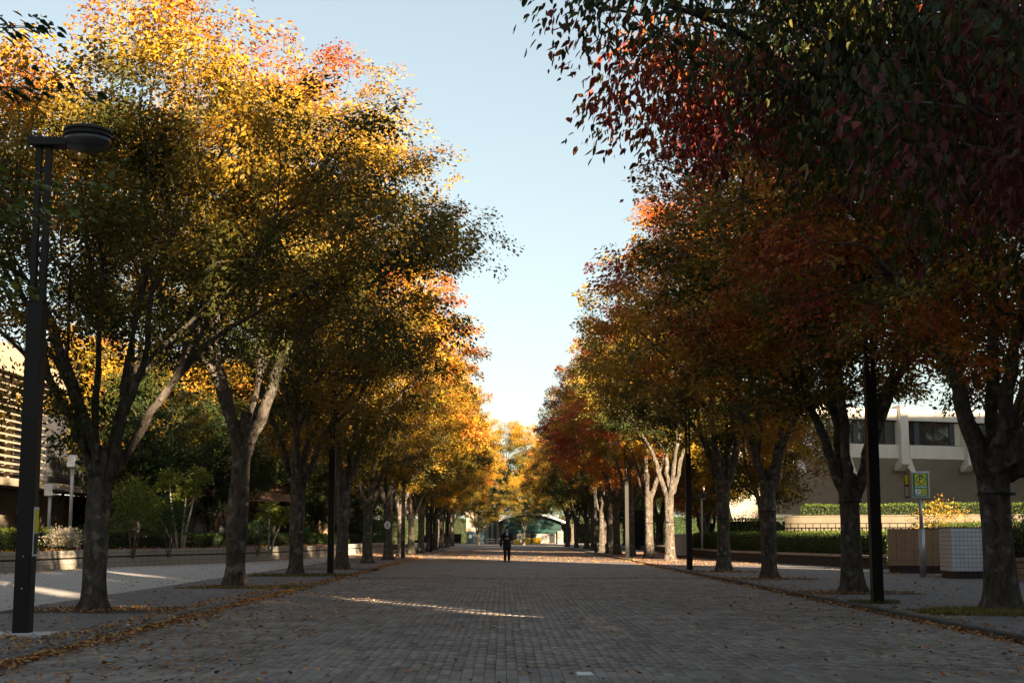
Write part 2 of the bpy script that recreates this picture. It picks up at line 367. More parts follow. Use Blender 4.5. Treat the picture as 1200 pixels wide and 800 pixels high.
        rec(q, nrm(c - q), T, r1, 0)
    for bp_, br_ in boughs:
        Pb = np.array(bp_, float); t_ = np.linspace(0, len(Pb) - 1, 22); Q_ = np.stack([np.interp(t_, range(len(Pb)), Pb[:, k_]) for k_ in range(3)], 1)
        Q_[1:-1] = (Q_[:-2] + Q_[1:-1] + Q_[2:]) / 3; Q_ += np.stack([np.sin(t_ * 3.1) * .05, np.cos(t_ * 2.3) * .05, np.sin(t_ * 4.0) * .06], 1) * t_[:, None] / 3
        tube_np(Q_, np.linspace(br_, .018, 22), 10, acc)
    for (bx, by, bz, br) in stubs:       # sawn-off stubs and knots on the trunk
        pts = np.array([[lean[0] * .8, lean[1] * .8, bz - .3], [bx * .6, by * .6, bz - .1], [bx, by, bz + .25]]); tube_np(pts, [br * 1.1, br, br * .9], 9, acc)
        pts = np.array([[bx, by, bz + .25], [bx, by, bz + .27]]); tube_np(pts, [br * .9, .001], 9, acc)
    if burl:                              # lumpy burl: a noisy ball
        bx, by, bz, br = burl; nn = Noise3(rng, .35); la = np.linspace(-PI/2, PI/2, 12); lo = np.arange(18) * 2 * PI / 18
        D = np.stack([np.cos(la)[:, None] * np.cos(lo), np.cos(la)[:, None] * np.sin(lo), np.sin(la)[:, None] * np.ones(18)], -1).reshape(-1, 3)
        V = np.array([bx, by, bz]) + D * (br * (1 + .2 * nn(D * .5)))[:, None] * np.array([1, 1, 1.25])
        i = np.arange(11)[:, None] * 18; k = np.arange(18)[None]
        acc['v'].append(V); acc['q'].append(acc['n'] + np.stack([i + k, i + (k + 1) % 18, i + 18 + (k + 1) % 18, i + 18 + k], -1).reshape(-1, 4)); acc['n'] += len(V)
    trunk = np_mesh('trunk', np.concatenate(acc['v']), np.concatenate(acc['q']), M['bark'], smooth=True)
    # leaves in flat sprays round the tips
    P0 = np.array([t[0] for t in tipinfo]); D0 = np.array([t[1] for t in tipinfo]); D0[:, 2] *= .45; D0 = nrm(D0 + rng.normal(0, .15, D0.shape))
    n = len(P0); per_n = rng.integers(int(per * .6), int(per * 1.4), n)
    P = np.repeat(P0, per_n, 0); A = np.repeat(D0, per_n, 0); m = len(P); up = np.array([0, 0, 1.])
    S = nrm(np.cross(np.broadcast_to(up, A.shape), A)); U = np.cross(A, S)
    a = rng.uniform(-1, .75, m); wv = rng.normal(0, .42, m) * (1 - .35 * a); hz = rng.normal(0, 1, m)
    Pos = P + A * (a * spray[0])[:, None] + S * (wv * spray[1])[:, None] + U * (hz * spray[2])[:, None] - up * (np.abs(wv) * .12 + np.maximum(a, 0) * .15)[:, None]
    Dl = A * (.6 + rng.normal(0, .35, m))[:, None] + S * (np.sign(wv) * rng.uniform(.1, 1, m))[:, None] - up * (droop * rng.uniform(.2, 1.8, m))[:, None]
    Nl = up * .8 + rng.normal(0, .75, (m, 3))
    L = leaf * rng.uniform(.5, 1.35, m); W = L * aspect * rng.uniform(.7, 1.25, m)
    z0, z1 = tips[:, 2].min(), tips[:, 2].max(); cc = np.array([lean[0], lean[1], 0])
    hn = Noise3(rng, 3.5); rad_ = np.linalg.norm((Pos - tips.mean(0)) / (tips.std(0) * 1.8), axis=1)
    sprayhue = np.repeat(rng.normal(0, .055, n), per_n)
    hue = hue0 + hgrad * ((Pos[:, 2] - z0) / (z1 - z0) - .5) + .16 * hn(Pos) + green_in * (np.clip(rad_, 0, 1.3) - .9) + sprayhue + rng.normal(0, .028, m)  # hgrad: low leaves greener, and darker to deepen the shade under crowns
    if hue_fn is not None: hue = hue_fn(Pos, hue, rng)
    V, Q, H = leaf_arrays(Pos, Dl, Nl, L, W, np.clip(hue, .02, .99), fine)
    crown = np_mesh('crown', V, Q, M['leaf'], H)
    return trunk, crown
def place_tree(meshes, name, x, y, rz=0, s=1.0, sz=None, shift=0.0, label='', group=None, cat='tree', z=0, bark='bark', strap=None):
    e = empty(name, (x, y, z), rz, label, cat, group); e.scale = (s, s, sz or s)
    t = linkme('trunk', meshes[0], e); c = linkme('crown', meshes[1], e); c.color = (.5 + shift, .5, .5, 1)
    if strap:
        zh, rr = strap
        mb = MB(); n = 20
        for dz in (0, .05): pass
        rings = [ell(0, 0, zh, rr, rr, n), ell(0, 0, zh, rr + .015, rr + .015, n), ell(0, 0, zh + .045, rr + .015, rr + .015, n), ell(0, 0, zh + .045, rr, rr, n)]
        mb.loft(rings, False).build('strap', M['rubber'], e)
    return e
def leaf_blob(rng, n, c, r, leaf, hue0, var=.1, shell=.35, noise=.25, hgrad=0.2):
    d = nrm(rng.normal(size=(n, 3))); d[:, 2] = np.where(d[:, 2] < -.3, -d[:, 2], d[:, 2])
    nn = Noise3(rng, 1.2); rad = rng.uniform(0, 1, n) ** shell
    P = d * (rad * (1 + noise * nn(d * 1.5)))[:, None] * np.array(r)
    hue = hue0 + hgrad * P[:, 2] / r[2] * .5 + rng.normal(0, var, n); D = d + rng.normal(0, .6, (n, 3)); N = d + rng.normal(0, .5, (n, 3)) + np.array([0, 0, .5])
    L = leaf * rng.uniform(.6, 1.3, n)
    return leaf_arrays(P + np.array(c), D, N, L, L * .5, np.clip(hue, 0, 1))
def cat_arr(parts):
    V, Q, H = [], [], []; b = 0
    for v, q, h in parts: V.append(v); Q.append(q + b); H.append(h); b += len(v)
    return np.concatenate(V), np.concatenate(Q), np.concatenate(H)
def bush(name, x, y, z, r, n, leaf, hue0, label, cat='bush', mt='green', group=None, seed=0, stems=5, **kw):
    rng = np.random.default_rng(seed); e = empty(name, (x, y, z), 0, label, cat, group)
    V, Q, H = leaf_blob(rng, n, (0, 0, r[2] * .55), (r[0], r[1], r[2] * .6), leaf, hue0, **kw)
    c = linkme('foliage', np_mesh('foliage', V, Q, M[mt], H), e); c.color = (.5, .5, .5, 1)
    mb = MB()
    for k in range(stems):
        a = 2 * PI * k / stems + .3; mb.tube([(0.03 * math.cos(a), .03 * math.sin(a), -.05), (r[0] * .3 * math.cos(a), r[1] * .3 * math.sin(a), r[2] * .5), (r[0] * .5 * math.cos(a), r[1] * .5 * math.sin(a), r[2] * .9)], [.03, .02, .008], 5)
    mb.build('stems', M['bark2'], e); return e
def hedge(name, path, width, z0, z1, label, n_m2, leaf, hue0, seed=0, group=None):
    """clipped hedge along a polyline: leafy skin over a dark twiggy core"""
    rng = np.random.default_rng(seed); e = empty(name, (path[0][0], path[0][1], z0), 0, label, 'hedge', group); ox, oy = path[0]
    core = MB(); parts = []; h = z1 - z0
    for (x0, y0), (x1, y1) in zip(path[:-1], path[1:]):
        d = Vector((x1 - x0, y1 - y0)); L = d.length; d.normalize(); nx, ny = -d.y, d.x
        a = (x0 - ox, y0 - oy); b = (x1 - ox, y1 - oy); wi = width / 2 - .08
        core.prism([(a[0] + nx * wi, a[1] + ny * wi), (a[0] - nx * wi, a[1] - ny * wi), (b[0] - nx * wi, b[1] - ny * wi), (b[0] + nx * wi, b[1] + ny * wi)], -.02, h - .09)
        for side in (-1, 1, 0):
            n = int(n_m2 * L * (h if side else width)); t = rng.uniform(0, L, n)
            if side: u = np.full(n, side * width / 2) + rng.normal(0, .035, n); zz = rng.uniform(0, h, n); nor = np.tile([nx * side, ny * side, .3], (n, 1))
            else: u = rng.uniform(-width / 2, width / 2, n); zz = h + rng.normal(0, .04, n) + .03 * np.sin(t * 2.3); nor = np.tile([0, 0, 1.], (n, 1))
            P = np.stack([a[0] + d.x * t + nx * u, a[1] + d.y * t + ny * u, zz], 1)
            N = nor + rng.normal(0, .5, (n, 3)); D = rng.normal(0, 1, (n, 3)) + nor * .8; Ls = leaf * rng.uniform(.6, 1.3, n)
            parts.append(leaf_arrays(P, D, N, Ls, Ls * .55, np.clip(hue0 + rng.normal(0, .12, n) + (0.15 if side == 0 else 0), 0, 1)))  # top leaves coloured lighter, painting in the sun on the hedge top
    core.build('twig_core', M['hedge_core'], e)
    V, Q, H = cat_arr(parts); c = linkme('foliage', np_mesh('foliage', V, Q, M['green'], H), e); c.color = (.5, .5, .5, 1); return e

# ------------------------------------------------------------------ ground
def sheet(name, poly, z, m, kind='structure', thick=0):
    mb = MB()
    if thick: mb.prism(poly, z - thick, z)
    else: mb.add([(x, y, z) for x, y in poly], [tuple(range(len(poly)))])
    return tag(mb.build(name, m), kind=kind)
sheet('ground', [(-1500, -600), (1500, -600), (1500, 2500), (-1500, 2500)], -.10, M['earth'])
KL, KR = -5.25, 6.62
LWALL = [(-30, 12), (-22, 34), (-17.47, 50.1), (-16.3, 60.6), (-13.3, 70.5), (-11.2, 84), (-10.2, 100), (-9.8, 122)]
RWALL = [(12.3, 112), (12.0, 92), (12.04, 76.5), (13.4, 66), (14.96, 56)]
prom = sheet('promenade', [(KL, -60), (KR, -60), (KR, 8), (KL, 8)], 0.0, M['far_pave'])
sheet('far_promenade', [(KL, 46.005), (KR, 46.005), (KR, 150), (26, 150), (26, 262), (-26, 262), (-26, 150), (KL, 150)], 0.0, M['far_pave'])
bed = sheet('paving_bed', [(KL, 8), (KR, 8), (KR, 46), (KL, 46)], -.014, M['mortar'])
rng = np.random.default_rng(5)
# pavers: long blocks laid along the walk, columns .11 m wide
pm = MB(); pm.box(-.0525, .0525, -.222, .222, -.05, 0); pme = None
pw, pl = .1100, .45; ncol = int((KR - KL) / pw)
cells = []
for c in range(ncol):
    x = KL + pw * (c + .5); off = (c % 2) * .225 + (0.08 * ((c * 7) % 3))
    j = 0
    while True:
        y = 8 + off - .225 + pl * j; j += 1
        if y > 45.9 - .2: break
        if y < 8.2: continue
        cells.append((x, y))
cells = np.array(cells)
inview = (cells[:, 1] > 13.3) & (np.abs(cells[:, 0]) < cells[:, 1] * .36)
order = np.argsort(np.where(inview, cells[:, 1], 999)); big = set(order[:300].tolist())
pave_root = empty('paver_field', (0, 0, 0)); tag(pave_root, kind='structure')
first = None
rnd = random.Random(3)
for i in sorted(big):
    x, y = cells[i]
    if first is None:
        first = pm.build('paver', M['paver'], pave_root, bevel=0); o = first
    else:
        o = first.copy(); COL.objects.link(o)
    o.location = (x, y, rnd.uniform(-.001, .001)); o.rotation_euler = (rnd.uniform(-.002, .002), rnd.uniform(-.0025, .0025), 0)
rest = np.array([i for i in range(len(cells)) if i not in big]); C = cells[rest]; n = len(C)
hx, hy = .0525, .222; corner = np.array([[-hx, -hy], [hx, -hy], [hx, hy], [-hx, hy]])
tz = rng.uniform(-.001, .001, n); tx = rng.uniform(-.0025, .0025, n)
top = np.stack([C[:, None, 0] + corner[None, :, 0], C[:, None, 1] + corner[None, :, 1], tz[:, None] + corner[None, :, 0] * tx[:, None]], -1)
bot = top.copy(); bot[..., 2] = -.03
V = np.concatenate([top, bot], 1).reshape(-1, 3); b8 = np.arange(n)[:, None] * 8
Q = np.concatenate([b8 + np.array([[0, 1, 2, 3]]), b8 + np.array([[0, 4, 5, 1]]), b8 + np.array([[1, 5, 6, 2]]), b8 + np.array([[2, 6, 7, 3]]), b8 + np.array([[3, 7, 4, 0]])], 0)
o = linkme('paver_mass', np_mesh('paver_mass', V, Q, M['paver_field'], np.repeat(rng.uniform(0, 1, n), 8)), pave_root); o['kind'] = 'stuff'
# side walks, a step up behind kerbs
PL = -8.75
sheet('left_sidewalk', [(PL, -60), (KL - .17, -60), (KL - .17, 150), (PL, 150)], .05, M['walk'], thick=.2)
sheet('left_path', [(-32, -60), (PL, -60), (PL, 150), (-10.0, 150)] + [(x, y) for x, y in LWALL[::-1]], .047, M['path'], thick=.2)
sheet('right_sidewalk', [(KR + .17, -60), (22, -60), (16.5, 20), (15.3, 41)] + [(15.3, 50), (15.2, 56)] + [(x + .2, y) for x, y in RWALL[::-1]] + [(12.3, 150), (KR + .17, 150)], .05, M['walk'], thick=.2)
sheet('left_garden_soil', [(-90, 0), (-31, 10)] + [(x - .2, y) for x, y in LWALL] + [(-10, 150), (-90, 150)], .45, M['soil'], thick=.5)
sheet('right_garden_soil', [(26, -5), (90, -5), (90, 96), (12.5, 96)] + [(x + .25, y) for x, y in RWALL[1:]] + [(16, 49), (15.8, 40), (17.0, 20)], .42, M['soil'], thick=.5)
def kerb(side, x0, m, y0=12, y1=96):
    root = empty(side + '_kerb', (x0, 0, 0)); tag(root, kind='structure'); L = .9 if side == 'left' else 1.0
    mb = MB().box(-.082, .082, -L / 2 + .004, L / 2 - .004, -.08, .075); f = None
    k = 0; y = y0
    while y < y1:
        if f is None: f = mb.build('kerbstone', m, root, bevel=.012); o = f
        else: o = f.copy(); COL.objects.link(o)
        o.location = (rnd.uniform(-.006, .006), y + L / 2, rnd.uniform(-.006, .004) - (.03 if side == 'left' else 0)); o.rotation_euler = (0, rnd.uniform(-.02, .02), rnd.uniform(-.006, .006)); y += L
    far = MB().box(-.08, .08, y1 + .2, 150, -.08, .06).box(-.08, .08, -60, y0, -.08, .06)
    o = far.build('far_kerbstones', m, root); o['kind'] = 'stuff'
kerb('left', KL - .085, M['kerb']); kerb('right', KR + .085, M['kerb_dark'])

# ------------------------------------------------------------------ tree stock

def redgreen(Pos, hue, rng):
    q = Noise3(rng, 3.2)(Pos); gmix = 1 / (1 + np.exp(-(q - .12 + .25 * (Pos[:, 1] > 0) + .35 * (Pos[:, 0] < -3.2) - .35 * (Pos[:, 0] > -3.0) * (Pos[:, 1] < 0)) * 9)); hue = hue + .07 * (Pos[:, 0] < -3.2); return np.where(rng.random(len(hue)) > gmix, hue - .02 + rng.normal(0, .05, len(hue)), .16 + rng.normal(0, .08, len(hue)))
def russet(Pos, hue, rng):
    q = Noise3(rng, 2.6)(Pos); g = 1 / (1 + np.exp(-(q + .05) * 8)); q2 = Noise3(rng, 2.0)(Pos)
    return np.where(rng.random(len(hue)) > g, hue + .14 * q2, .27 + .1 * q2 + rng.normal(0, .05, len(hue)))
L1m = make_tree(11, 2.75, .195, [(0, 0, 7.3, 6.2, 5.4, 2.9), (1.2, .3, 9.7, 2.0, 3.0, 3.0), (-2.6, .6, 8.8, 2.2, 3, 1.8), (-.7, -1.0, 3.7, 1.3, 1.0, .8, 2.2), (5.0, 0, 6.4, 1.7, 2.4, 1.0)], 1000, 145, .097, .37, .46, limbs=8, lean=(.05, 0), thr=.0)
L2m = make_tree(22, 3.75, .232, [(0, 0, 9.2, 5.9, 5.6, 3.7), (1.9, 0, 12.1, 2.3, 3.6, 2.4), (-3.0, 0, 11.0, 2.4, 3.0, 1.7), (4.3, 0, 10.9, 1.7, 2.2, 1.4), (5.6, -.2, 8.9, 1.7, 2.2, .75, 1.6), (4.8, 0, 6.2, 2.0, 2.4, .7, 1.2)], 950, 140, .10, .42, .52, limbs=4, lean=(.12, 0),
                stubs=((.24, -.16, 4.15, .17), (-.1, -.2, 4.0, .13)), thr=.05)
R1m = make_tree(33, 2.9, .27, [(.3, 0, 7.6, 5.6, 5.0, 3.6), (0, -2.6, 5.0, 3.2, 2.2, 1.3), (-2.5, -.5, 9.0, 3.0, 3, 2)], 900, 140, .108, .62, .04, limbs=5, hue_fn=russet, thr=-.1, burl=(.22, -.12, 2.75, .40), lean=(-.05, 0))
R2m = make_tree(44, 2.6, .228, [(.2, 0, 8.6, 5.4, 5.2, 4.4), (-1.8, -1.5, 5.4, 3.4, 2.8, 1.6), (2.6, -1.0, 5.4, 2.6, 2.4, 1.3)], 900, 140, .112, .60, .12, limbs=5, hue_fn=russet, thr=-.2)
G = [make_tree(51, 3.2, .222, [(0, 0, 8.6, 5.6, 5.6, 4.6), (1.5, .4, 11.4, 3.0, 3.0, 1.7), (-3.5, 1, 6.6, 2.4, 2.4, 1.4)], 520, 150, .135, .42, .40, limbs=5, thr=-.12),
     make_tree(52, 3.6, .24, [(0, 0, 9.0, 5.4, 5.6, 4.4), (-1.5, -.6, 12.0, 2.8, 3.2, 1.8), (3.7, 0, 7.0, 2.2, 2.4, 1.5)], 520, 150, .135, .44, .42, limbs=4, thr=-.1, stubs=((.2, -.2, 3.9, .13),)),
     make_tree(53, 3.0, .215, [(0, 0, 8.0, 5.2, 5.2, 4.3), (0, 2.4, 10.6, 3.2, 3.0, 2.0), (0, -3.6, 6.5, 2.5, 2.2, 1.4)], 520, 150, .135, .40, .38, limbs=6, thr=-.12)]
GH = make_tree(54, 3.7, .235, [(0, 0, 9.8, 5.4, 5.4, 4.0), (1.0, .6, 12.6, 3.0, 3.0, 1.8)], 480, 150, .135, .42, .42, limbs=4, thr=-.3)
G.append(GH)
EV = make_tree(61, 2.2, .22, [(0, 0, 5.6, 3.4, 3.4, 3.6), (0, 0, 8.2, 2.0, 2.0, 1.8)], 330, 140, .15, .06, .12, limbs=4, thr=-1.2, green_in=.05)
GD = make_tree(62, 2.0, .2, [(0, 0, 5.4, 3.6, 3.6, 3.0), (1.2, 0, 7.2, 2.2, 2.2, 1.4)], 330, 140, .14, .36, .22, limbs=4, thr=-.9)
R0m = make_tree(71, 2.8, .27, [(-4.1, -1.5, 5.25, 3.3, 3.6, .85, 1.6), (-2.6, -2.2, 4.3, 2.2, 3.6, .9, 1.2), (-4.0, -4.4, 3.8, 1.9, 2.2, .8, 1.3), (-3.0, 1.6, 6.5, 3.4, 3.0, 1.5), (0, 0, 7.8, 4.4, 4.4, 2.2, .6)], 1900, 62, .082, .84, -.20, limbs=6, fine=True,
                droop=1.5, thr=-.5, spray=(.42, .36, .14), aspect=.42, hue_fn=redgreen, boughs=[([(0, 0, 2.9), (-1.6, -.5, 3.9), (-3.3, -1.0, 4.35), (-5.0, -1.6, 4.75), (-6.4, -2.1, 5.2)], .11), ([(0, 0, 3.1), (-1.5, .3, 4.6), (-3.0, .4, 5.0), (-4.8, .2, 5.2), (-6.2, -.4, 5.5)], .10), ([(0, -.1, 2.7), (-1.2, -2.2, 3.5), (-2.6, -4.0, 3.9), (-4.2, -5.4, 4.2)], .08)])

ordn = ['zeroth', 'first', 'second', 'third', 'fourth', 'fifth', 'sixth', 'seventh', 'eighth', 'ninth', 'tenth', 'eleventh', 'twelfth', 'thirteenth', 'fourteenth', 'fifteenth', 'sixteenth', 'seventeenth']
LG, RG = 'autumn trees lining the left side of the promenade', 'autumn trees lining the right side of the promenade'
place_tree(L1m, 'zelkova_tree', -7.18, 25.4, 0, label='golden zelkova with many upright dark limbs just behind the near street lamp', group=LG, z=.04, strap=(2.35, .218))
place_tree(L2m, 'zelkova_tree', -6.81, 36.6, 0, label='tall golden orange zelkova with sawn stub at its fork, sunlit trunk top', group=LG, z=.04)
place_tree(R1m, 'zelkova_tree', 8.57, 24.8, 0, label='zelkova with a lumpy burl below the fork standing in dry grass', group=RG, z=.04, shift=.1, strap=(2.0, .31))
place_tree(R2m, 'zelkova_tree', 7.98, 32.9, 0, label='russet zelkova whose trunk stands beside the street lamp near the tiled walls', group=RG, z=.04, strap=(2.05, .255))
place_tree(R0m, 'zelkova_tree', 7.6, 12.2, 0, label='overhanging tree with large dark red drooping leaves filling the upper right corner', group=RG, z=.04)
lefts = [(-6.75, 47, 0, 2.6, 1.0, .0, 'yellow gold zelkova third in the left row, beside the lamp post'),
         (-6.28, 56.1, 1, .9, .98, .06, 'orange brown zelkova fourth in the left row, thick leaning stem'),
         (-6.41, 67.6, 2, 4.0, 1.0, .04, 'brown orange zelkova fifth in the left row, flared root base'),
         (-6.17, 76.6, 1, 3.3, .95, .08, 'zelkova with round white number plate on its trunk'),
         (-6.2, 87, 0, 5.2, 1.0, .02, 'sixth zelkova of the left row with pale sunlit upper limbs behind a lamp'),
         (-6.15, 96, 2, 1.2, .96, -.08, 'seventh zelkova of the left row with low yellow green sprays'),
         (-6.1, 106, 1, 2.2, .98, .10, 'eighth zelkova of the left row, narrow dark trunk'),
         (-6.1, 117, 0, .4, .95, .12, 'ninth zelkova of the left row, reddish crown'),
         (-6.15, 129, 2, 3.1, 1.0, .06, 'tenth zelkova of the left row, orange crown'),
         (-6.1, 142, 1, 5.5, .95, -.06, 'eleventh zelkova of the left row, trunk lit pale by the sun'),
         (-6.2, 158, 0, 1.9, .95, .14, 'twelfth zelkova of the left row, beside the far lamp'),
         (-6.3, 176, 2, .2, .95, .0, 'last dark zelkova of the left row before the square')]
for i, (x, y, g, rz, s, sh, lb) in enumerate(lefts):
    e = place_tree(G[g], 'zelkova_tree', x, y, rz, s, None, sh, lb, LG, z=.04)
    if 'number plate' in lb:
        mb = MB(); mb.loft([[(.17 * math.cos(a), -.36, 1.95 + .22 * math.sin(a)) for a in [2 * PI * k / 16 for k in range(16)]], [(.17 * math.cos(a), -.34, 1.95 + .22 * math.sin(a)) for a in [2 * PI * k / 16 for k in range(16)]]])
        e.rotation_euler.z = 0; pl_ = mb.build('number_plate', M['white'], e)
        q = MB()
        for (a, b, c_, d_) in ((-.05, .05, 2.03, 2.06), (-.05, .05, 1.93, 1.96), (-.05, .05, 1.82, 1.85), (-.05, -.02, 1.85, 2.03), (.02, .05, 1.85, 2.03)): q.box(a, b, -.366, -.361, c_, d_)
        q.build('plate_digit', M['dgrey'], pl_)
rights = [(8.02, 43.4, 0, 1.7, .98, .14, 'brown orange zelkova third in the right row, in front of the long hedge', (2.05, .245)),
          (7.99, 52.2, 1, 2.2, .97, -.02, 'zelkova forked in a wide V, fourth in the right row behind the lamp', (1.95, .26)),
          (8.58, 74.1, 3, 5.9, .98, -.10, 'bright sunlit zelkova trunk with black strap, right one of the lit pair', (2.0, .255)),
          (8.3, 82.0, 3, 2.5, 1.0, .30, 'sunlit zelkova trunk with dark crimson crown, left one of the lit pair', (2.0, .258)),
          (7.95, 89.5, 3, 4.1, .97, .02, 'shaded zelkova trunk just behind the pale lit lamp post', None),
          (7.7, 97.5, 1, 3.7, .98, .36, 'dark crimson zelkova with the tallest crown, deep in the right row', None),
          (7.75, 105, 3, 2.7, .95, .02, 'zelkova with smooth grey trunk deep in the right row', None),
          (7.8, 114, 3, 1.1, .95, -.12, 'yellow green zelkova behind the grey trunk in the right row', None),
          (7.9, 126, 1, 5.0, .95, .0, 'narrow sunlit zelkova trunk next to the dark far lamp', None),
          (8.0, 138, 2, 3.2, 1.0, -.14, 'yellow zelkova with broad dark trunk near the end of the right row', None),
          (7.7, 152, 0, .8, 1.0, -.04, 'golden zelkova near the end of the right row', None),
          (7.6, 170, 1, 2.9, 1.0, .12, 'reddish zelkova last of the right row before the arched hall', None)]
for (x, y, g, rz, s, sh, lb, st) in rights: place_tree(G[g], 'zelkova_tree', x, y, rz, s, None, sh, lb, RG, z=.04, strap=st)
# the rows go on behind the camera; unseen office blocks, inferred from the shade's edges, are sized and split to cast it
outside = ['avenue tree right beside the camera position, outside the picture', 'avenue tree on the right side just behind the camera, outside the picture', 'avenue tree left of the camera position, outside the picture', 'avenue tree on the left side just behind the camera, outside the picture']
for k, (x, y) in enumerate([(-7.2, 1), (-7.0, -10)]):
    k += 2
    place_tree(G[k % 3], 'park_tree', x, y, k * 1.3, .95, None, .04, outside[k], 'trees outside the picture')
def office(q0, q1, s0, depth, h, label, seed):
    ax, ay, px_, py_ = .470, -.883, .883, .470
    e = empty('office_block', (px_ * q0 + ax * s0, py_ * q0 + ay * s0, 0), math.atan2(.470, .883), label, 'building', 'buildings outside the picture')
    W = q1 - q0; MB().box(0, W, -depth, 0, 0, h).build('wall', M['office'], e); MB().box(-.15, W + .15, -depth - .15, .15, h + .002, h + .5).build('roof', M['concrete'], e)
    nf = int(h // 3.4)
    for f in range(nf):
        wf = MB().box(.6, W - .6, .003, .08, 1.0 + f * 3.4, 2.9 + f * 3.4).build('window_band', M['dgrey'], e)
        mb = MB(); n = max(2, int(W / 2.2)); w_ = (W - 1.4) / n
        for i in range(n): mb.box(.7 + i * w_ + .04, .7 + (i + 1) * w_ - .04, .082, .10, 1.1 + f * 3.4, 2.8 + f * 3.4)
        o = mb.build('window_panes', M['glass'], wf); o['kind'] = 'stuff'
office(-34, 6.3, 20, 18, 18.9, 'unseen five storey brown block behind the camera, sized to shade the avenue', 1)
office(6.85, 9.5, 20, 18, 18.8, 'unseen narrow block behind the camera, added to shape the sun slots', 5)
office(9.9, 11.45, 20, 18, 18.7, 'unseen slim block behind the camera, added between two sun slots', 6)  # blocks split apart to leave narrow slots for sun patches
for q_, w_, h_, lb_ in ((6.302, .546, 11.8, 'unseen filler added low in the slot beside the widest block to trim its light'), (9.502, .396, 11.4, 'unseen filler added low in the slot beside the slim block to trim its light')):  # unseen fillers added low in the slots to trim the sun patches
    lk = empty('slot_filler', (.883 * q_ + .470 * 21, .470 * q_ - .883 * 21, 0), math.atan2(.470, .883), lb_, 'building', 'buildings outside the picture')
    MB().box(.0, w_, -16, 0, 0, h_).build('wall', M['office'], lk)
office(12.0, 36.8, 20, 18, 23.2, 'unseen six storey brown block behind the camera on the right, sized to shade the walk', 2)
office(46.8, 55.5, 20, 18, 29.2, 'unseen tower block between the two gaps on the right, sized to shade the far walk', 3)
lk = empty('slot_filler', (.883 * 11.452 + .470 * 21, .470 * 11.452 - .883 * 21, 0), math.atan2(.470, .883), 'unseen filler added low between two brown blocks to shorten the sun streak', 'building', 'buildings outside the picture')
MB().box(.01, .536, -16, 0, 0, 9.9).build('wall', M['office'], lk)  # unseen filler added in the slot to cut the sun streak short
office(66, 104, 20, 18, 34.6, 'unseen long tall block far right of the avenue, sized to shade the concrete hall', 4)
for j, (x, y) in enumerate([(47, 93), (53, 100), (57, 88)]):
    place_tree(G[j % 3], 'park_tree', x, y, j * 1.9, 1.0, 1.2, .03 * j - .06, ['nearest', 'middle', 'farthest'][j] + ' autumn tree at the right end of the concrete hall, outside the picture', 'trees outside the picture')
# left garden trees behind the wall
lg = [(-18.2, 71, EV, 0, 1.0, 0, 'dark evergreen tree behind the hedge, right of the louvered building'),
      (-21.5, 86, GD, 1, 1.35, .04, 'yellow green garden tree lit between the limbs of the near zelkova'),
      (-15.8, 78, EV, 2, .95, .0, 'dark evergreen over the timber pavilion'),
      (-26, 92, GD, 2.4, 1.7, .06, 'tall bright yellow tree beyond the garden evergreens'),
      (-14.8, 92, EV, 3, 1.0, .05, 'dark green evergreen behind the second zelkova trunk'),
      (-19, 104, GD, 4.1, 1.7, .10, 'golden garden tree beyond the lit stump trunks'),
      (-14.2, 108, GD, 5.0, 1.25, -.04, 'olive garden tree beside the left row, beyond the pavilion'),
      (-14.5, 124, EV, 4, 1.2, .08, 'far dark evergreen left of the left row'),
      (-22, 128, GD, .6, 1.9, .16, 'far orange garden tree high above the left row'),
      (-32, 112, EV, 5, 1.6, .06, 'large deep green tree far behind the garden'),
      (-14, 146, GD, 1.8, 1.4, .0, 'farthest yellow tree left of the left row'),
      (-23, 101, EV, 1.1, 1.4, .04, 'deep green tree beyond the pavilion roof'), (-12.8, 97, EV, 2.2, .7, .02, 'small dark evergreen just beyond the second pollarded tree'),
      (-29, 122, EV, .4, 1.7, .03, 'broad dark evergreen filling the gap left of the second zelkova'), (-18, 118, EV, 3.4, 1.3, .02, 'dark evergreen between the third zelkova and the lamp'),
      (-13, 134, EV, 4.4, 1.1, .05, 'dark evergreen closing the left row far away'), (-20, 140, EV, 5.4, 1.5, .02, 'dark evergreen beyond the far orange garden tree'),
      (-30, 145, EV, .9, 1.9, .04, 'big dark evergreen at the far back of the left garden'), (-36, 132, EV, 2.9, 1.8, .02, 'dark evergreen mass behind the tall yellow tree'),
      (-13, 164, EV, 1.9, 1.4, .03, 'dark evergreen beside the twelfth zelkova'), (-42, 118, GD, 2.9, 2.0, .02, 'tall golden tree behind the louvered building')]
for x, y, mm, rz, s, sh, lb in lg: place_tree(mm, 'garden_tree', x, y, rz, s, None, sh, lb, 'trees in the left garden', z=.45)
rg = [(16.7, 119, GD, 0, 1.0, .36, 'pink leaved cherry tree behind white poles by the concrete hall', 0),
      (20.3, 140, GD, 1, 1.2, .28, 'orange pink cherry tree right of the pink one, behind the poles', 0),
      (12.9, 92.5, GD, 2, 1.1, .02, 'yellow tree glowing between the sunlit trunks and the lamp', 0),
      (13.5, 124, GD, 3, 1.5, .0, 'bright yellow tree deep behind the right row', 0),
      (14.7, 80, GD, 4, 1.15, .02, 'golden yellow tree at the left end of the concrete hall', 0),
      (14, 150, GD, 5, 1.6, -.04, 'far yellow green tree behind the right row', 0),
      (17, 178, G[0], 5, 1.0, .0, 'far golden tree right of the arched hall', 0)]
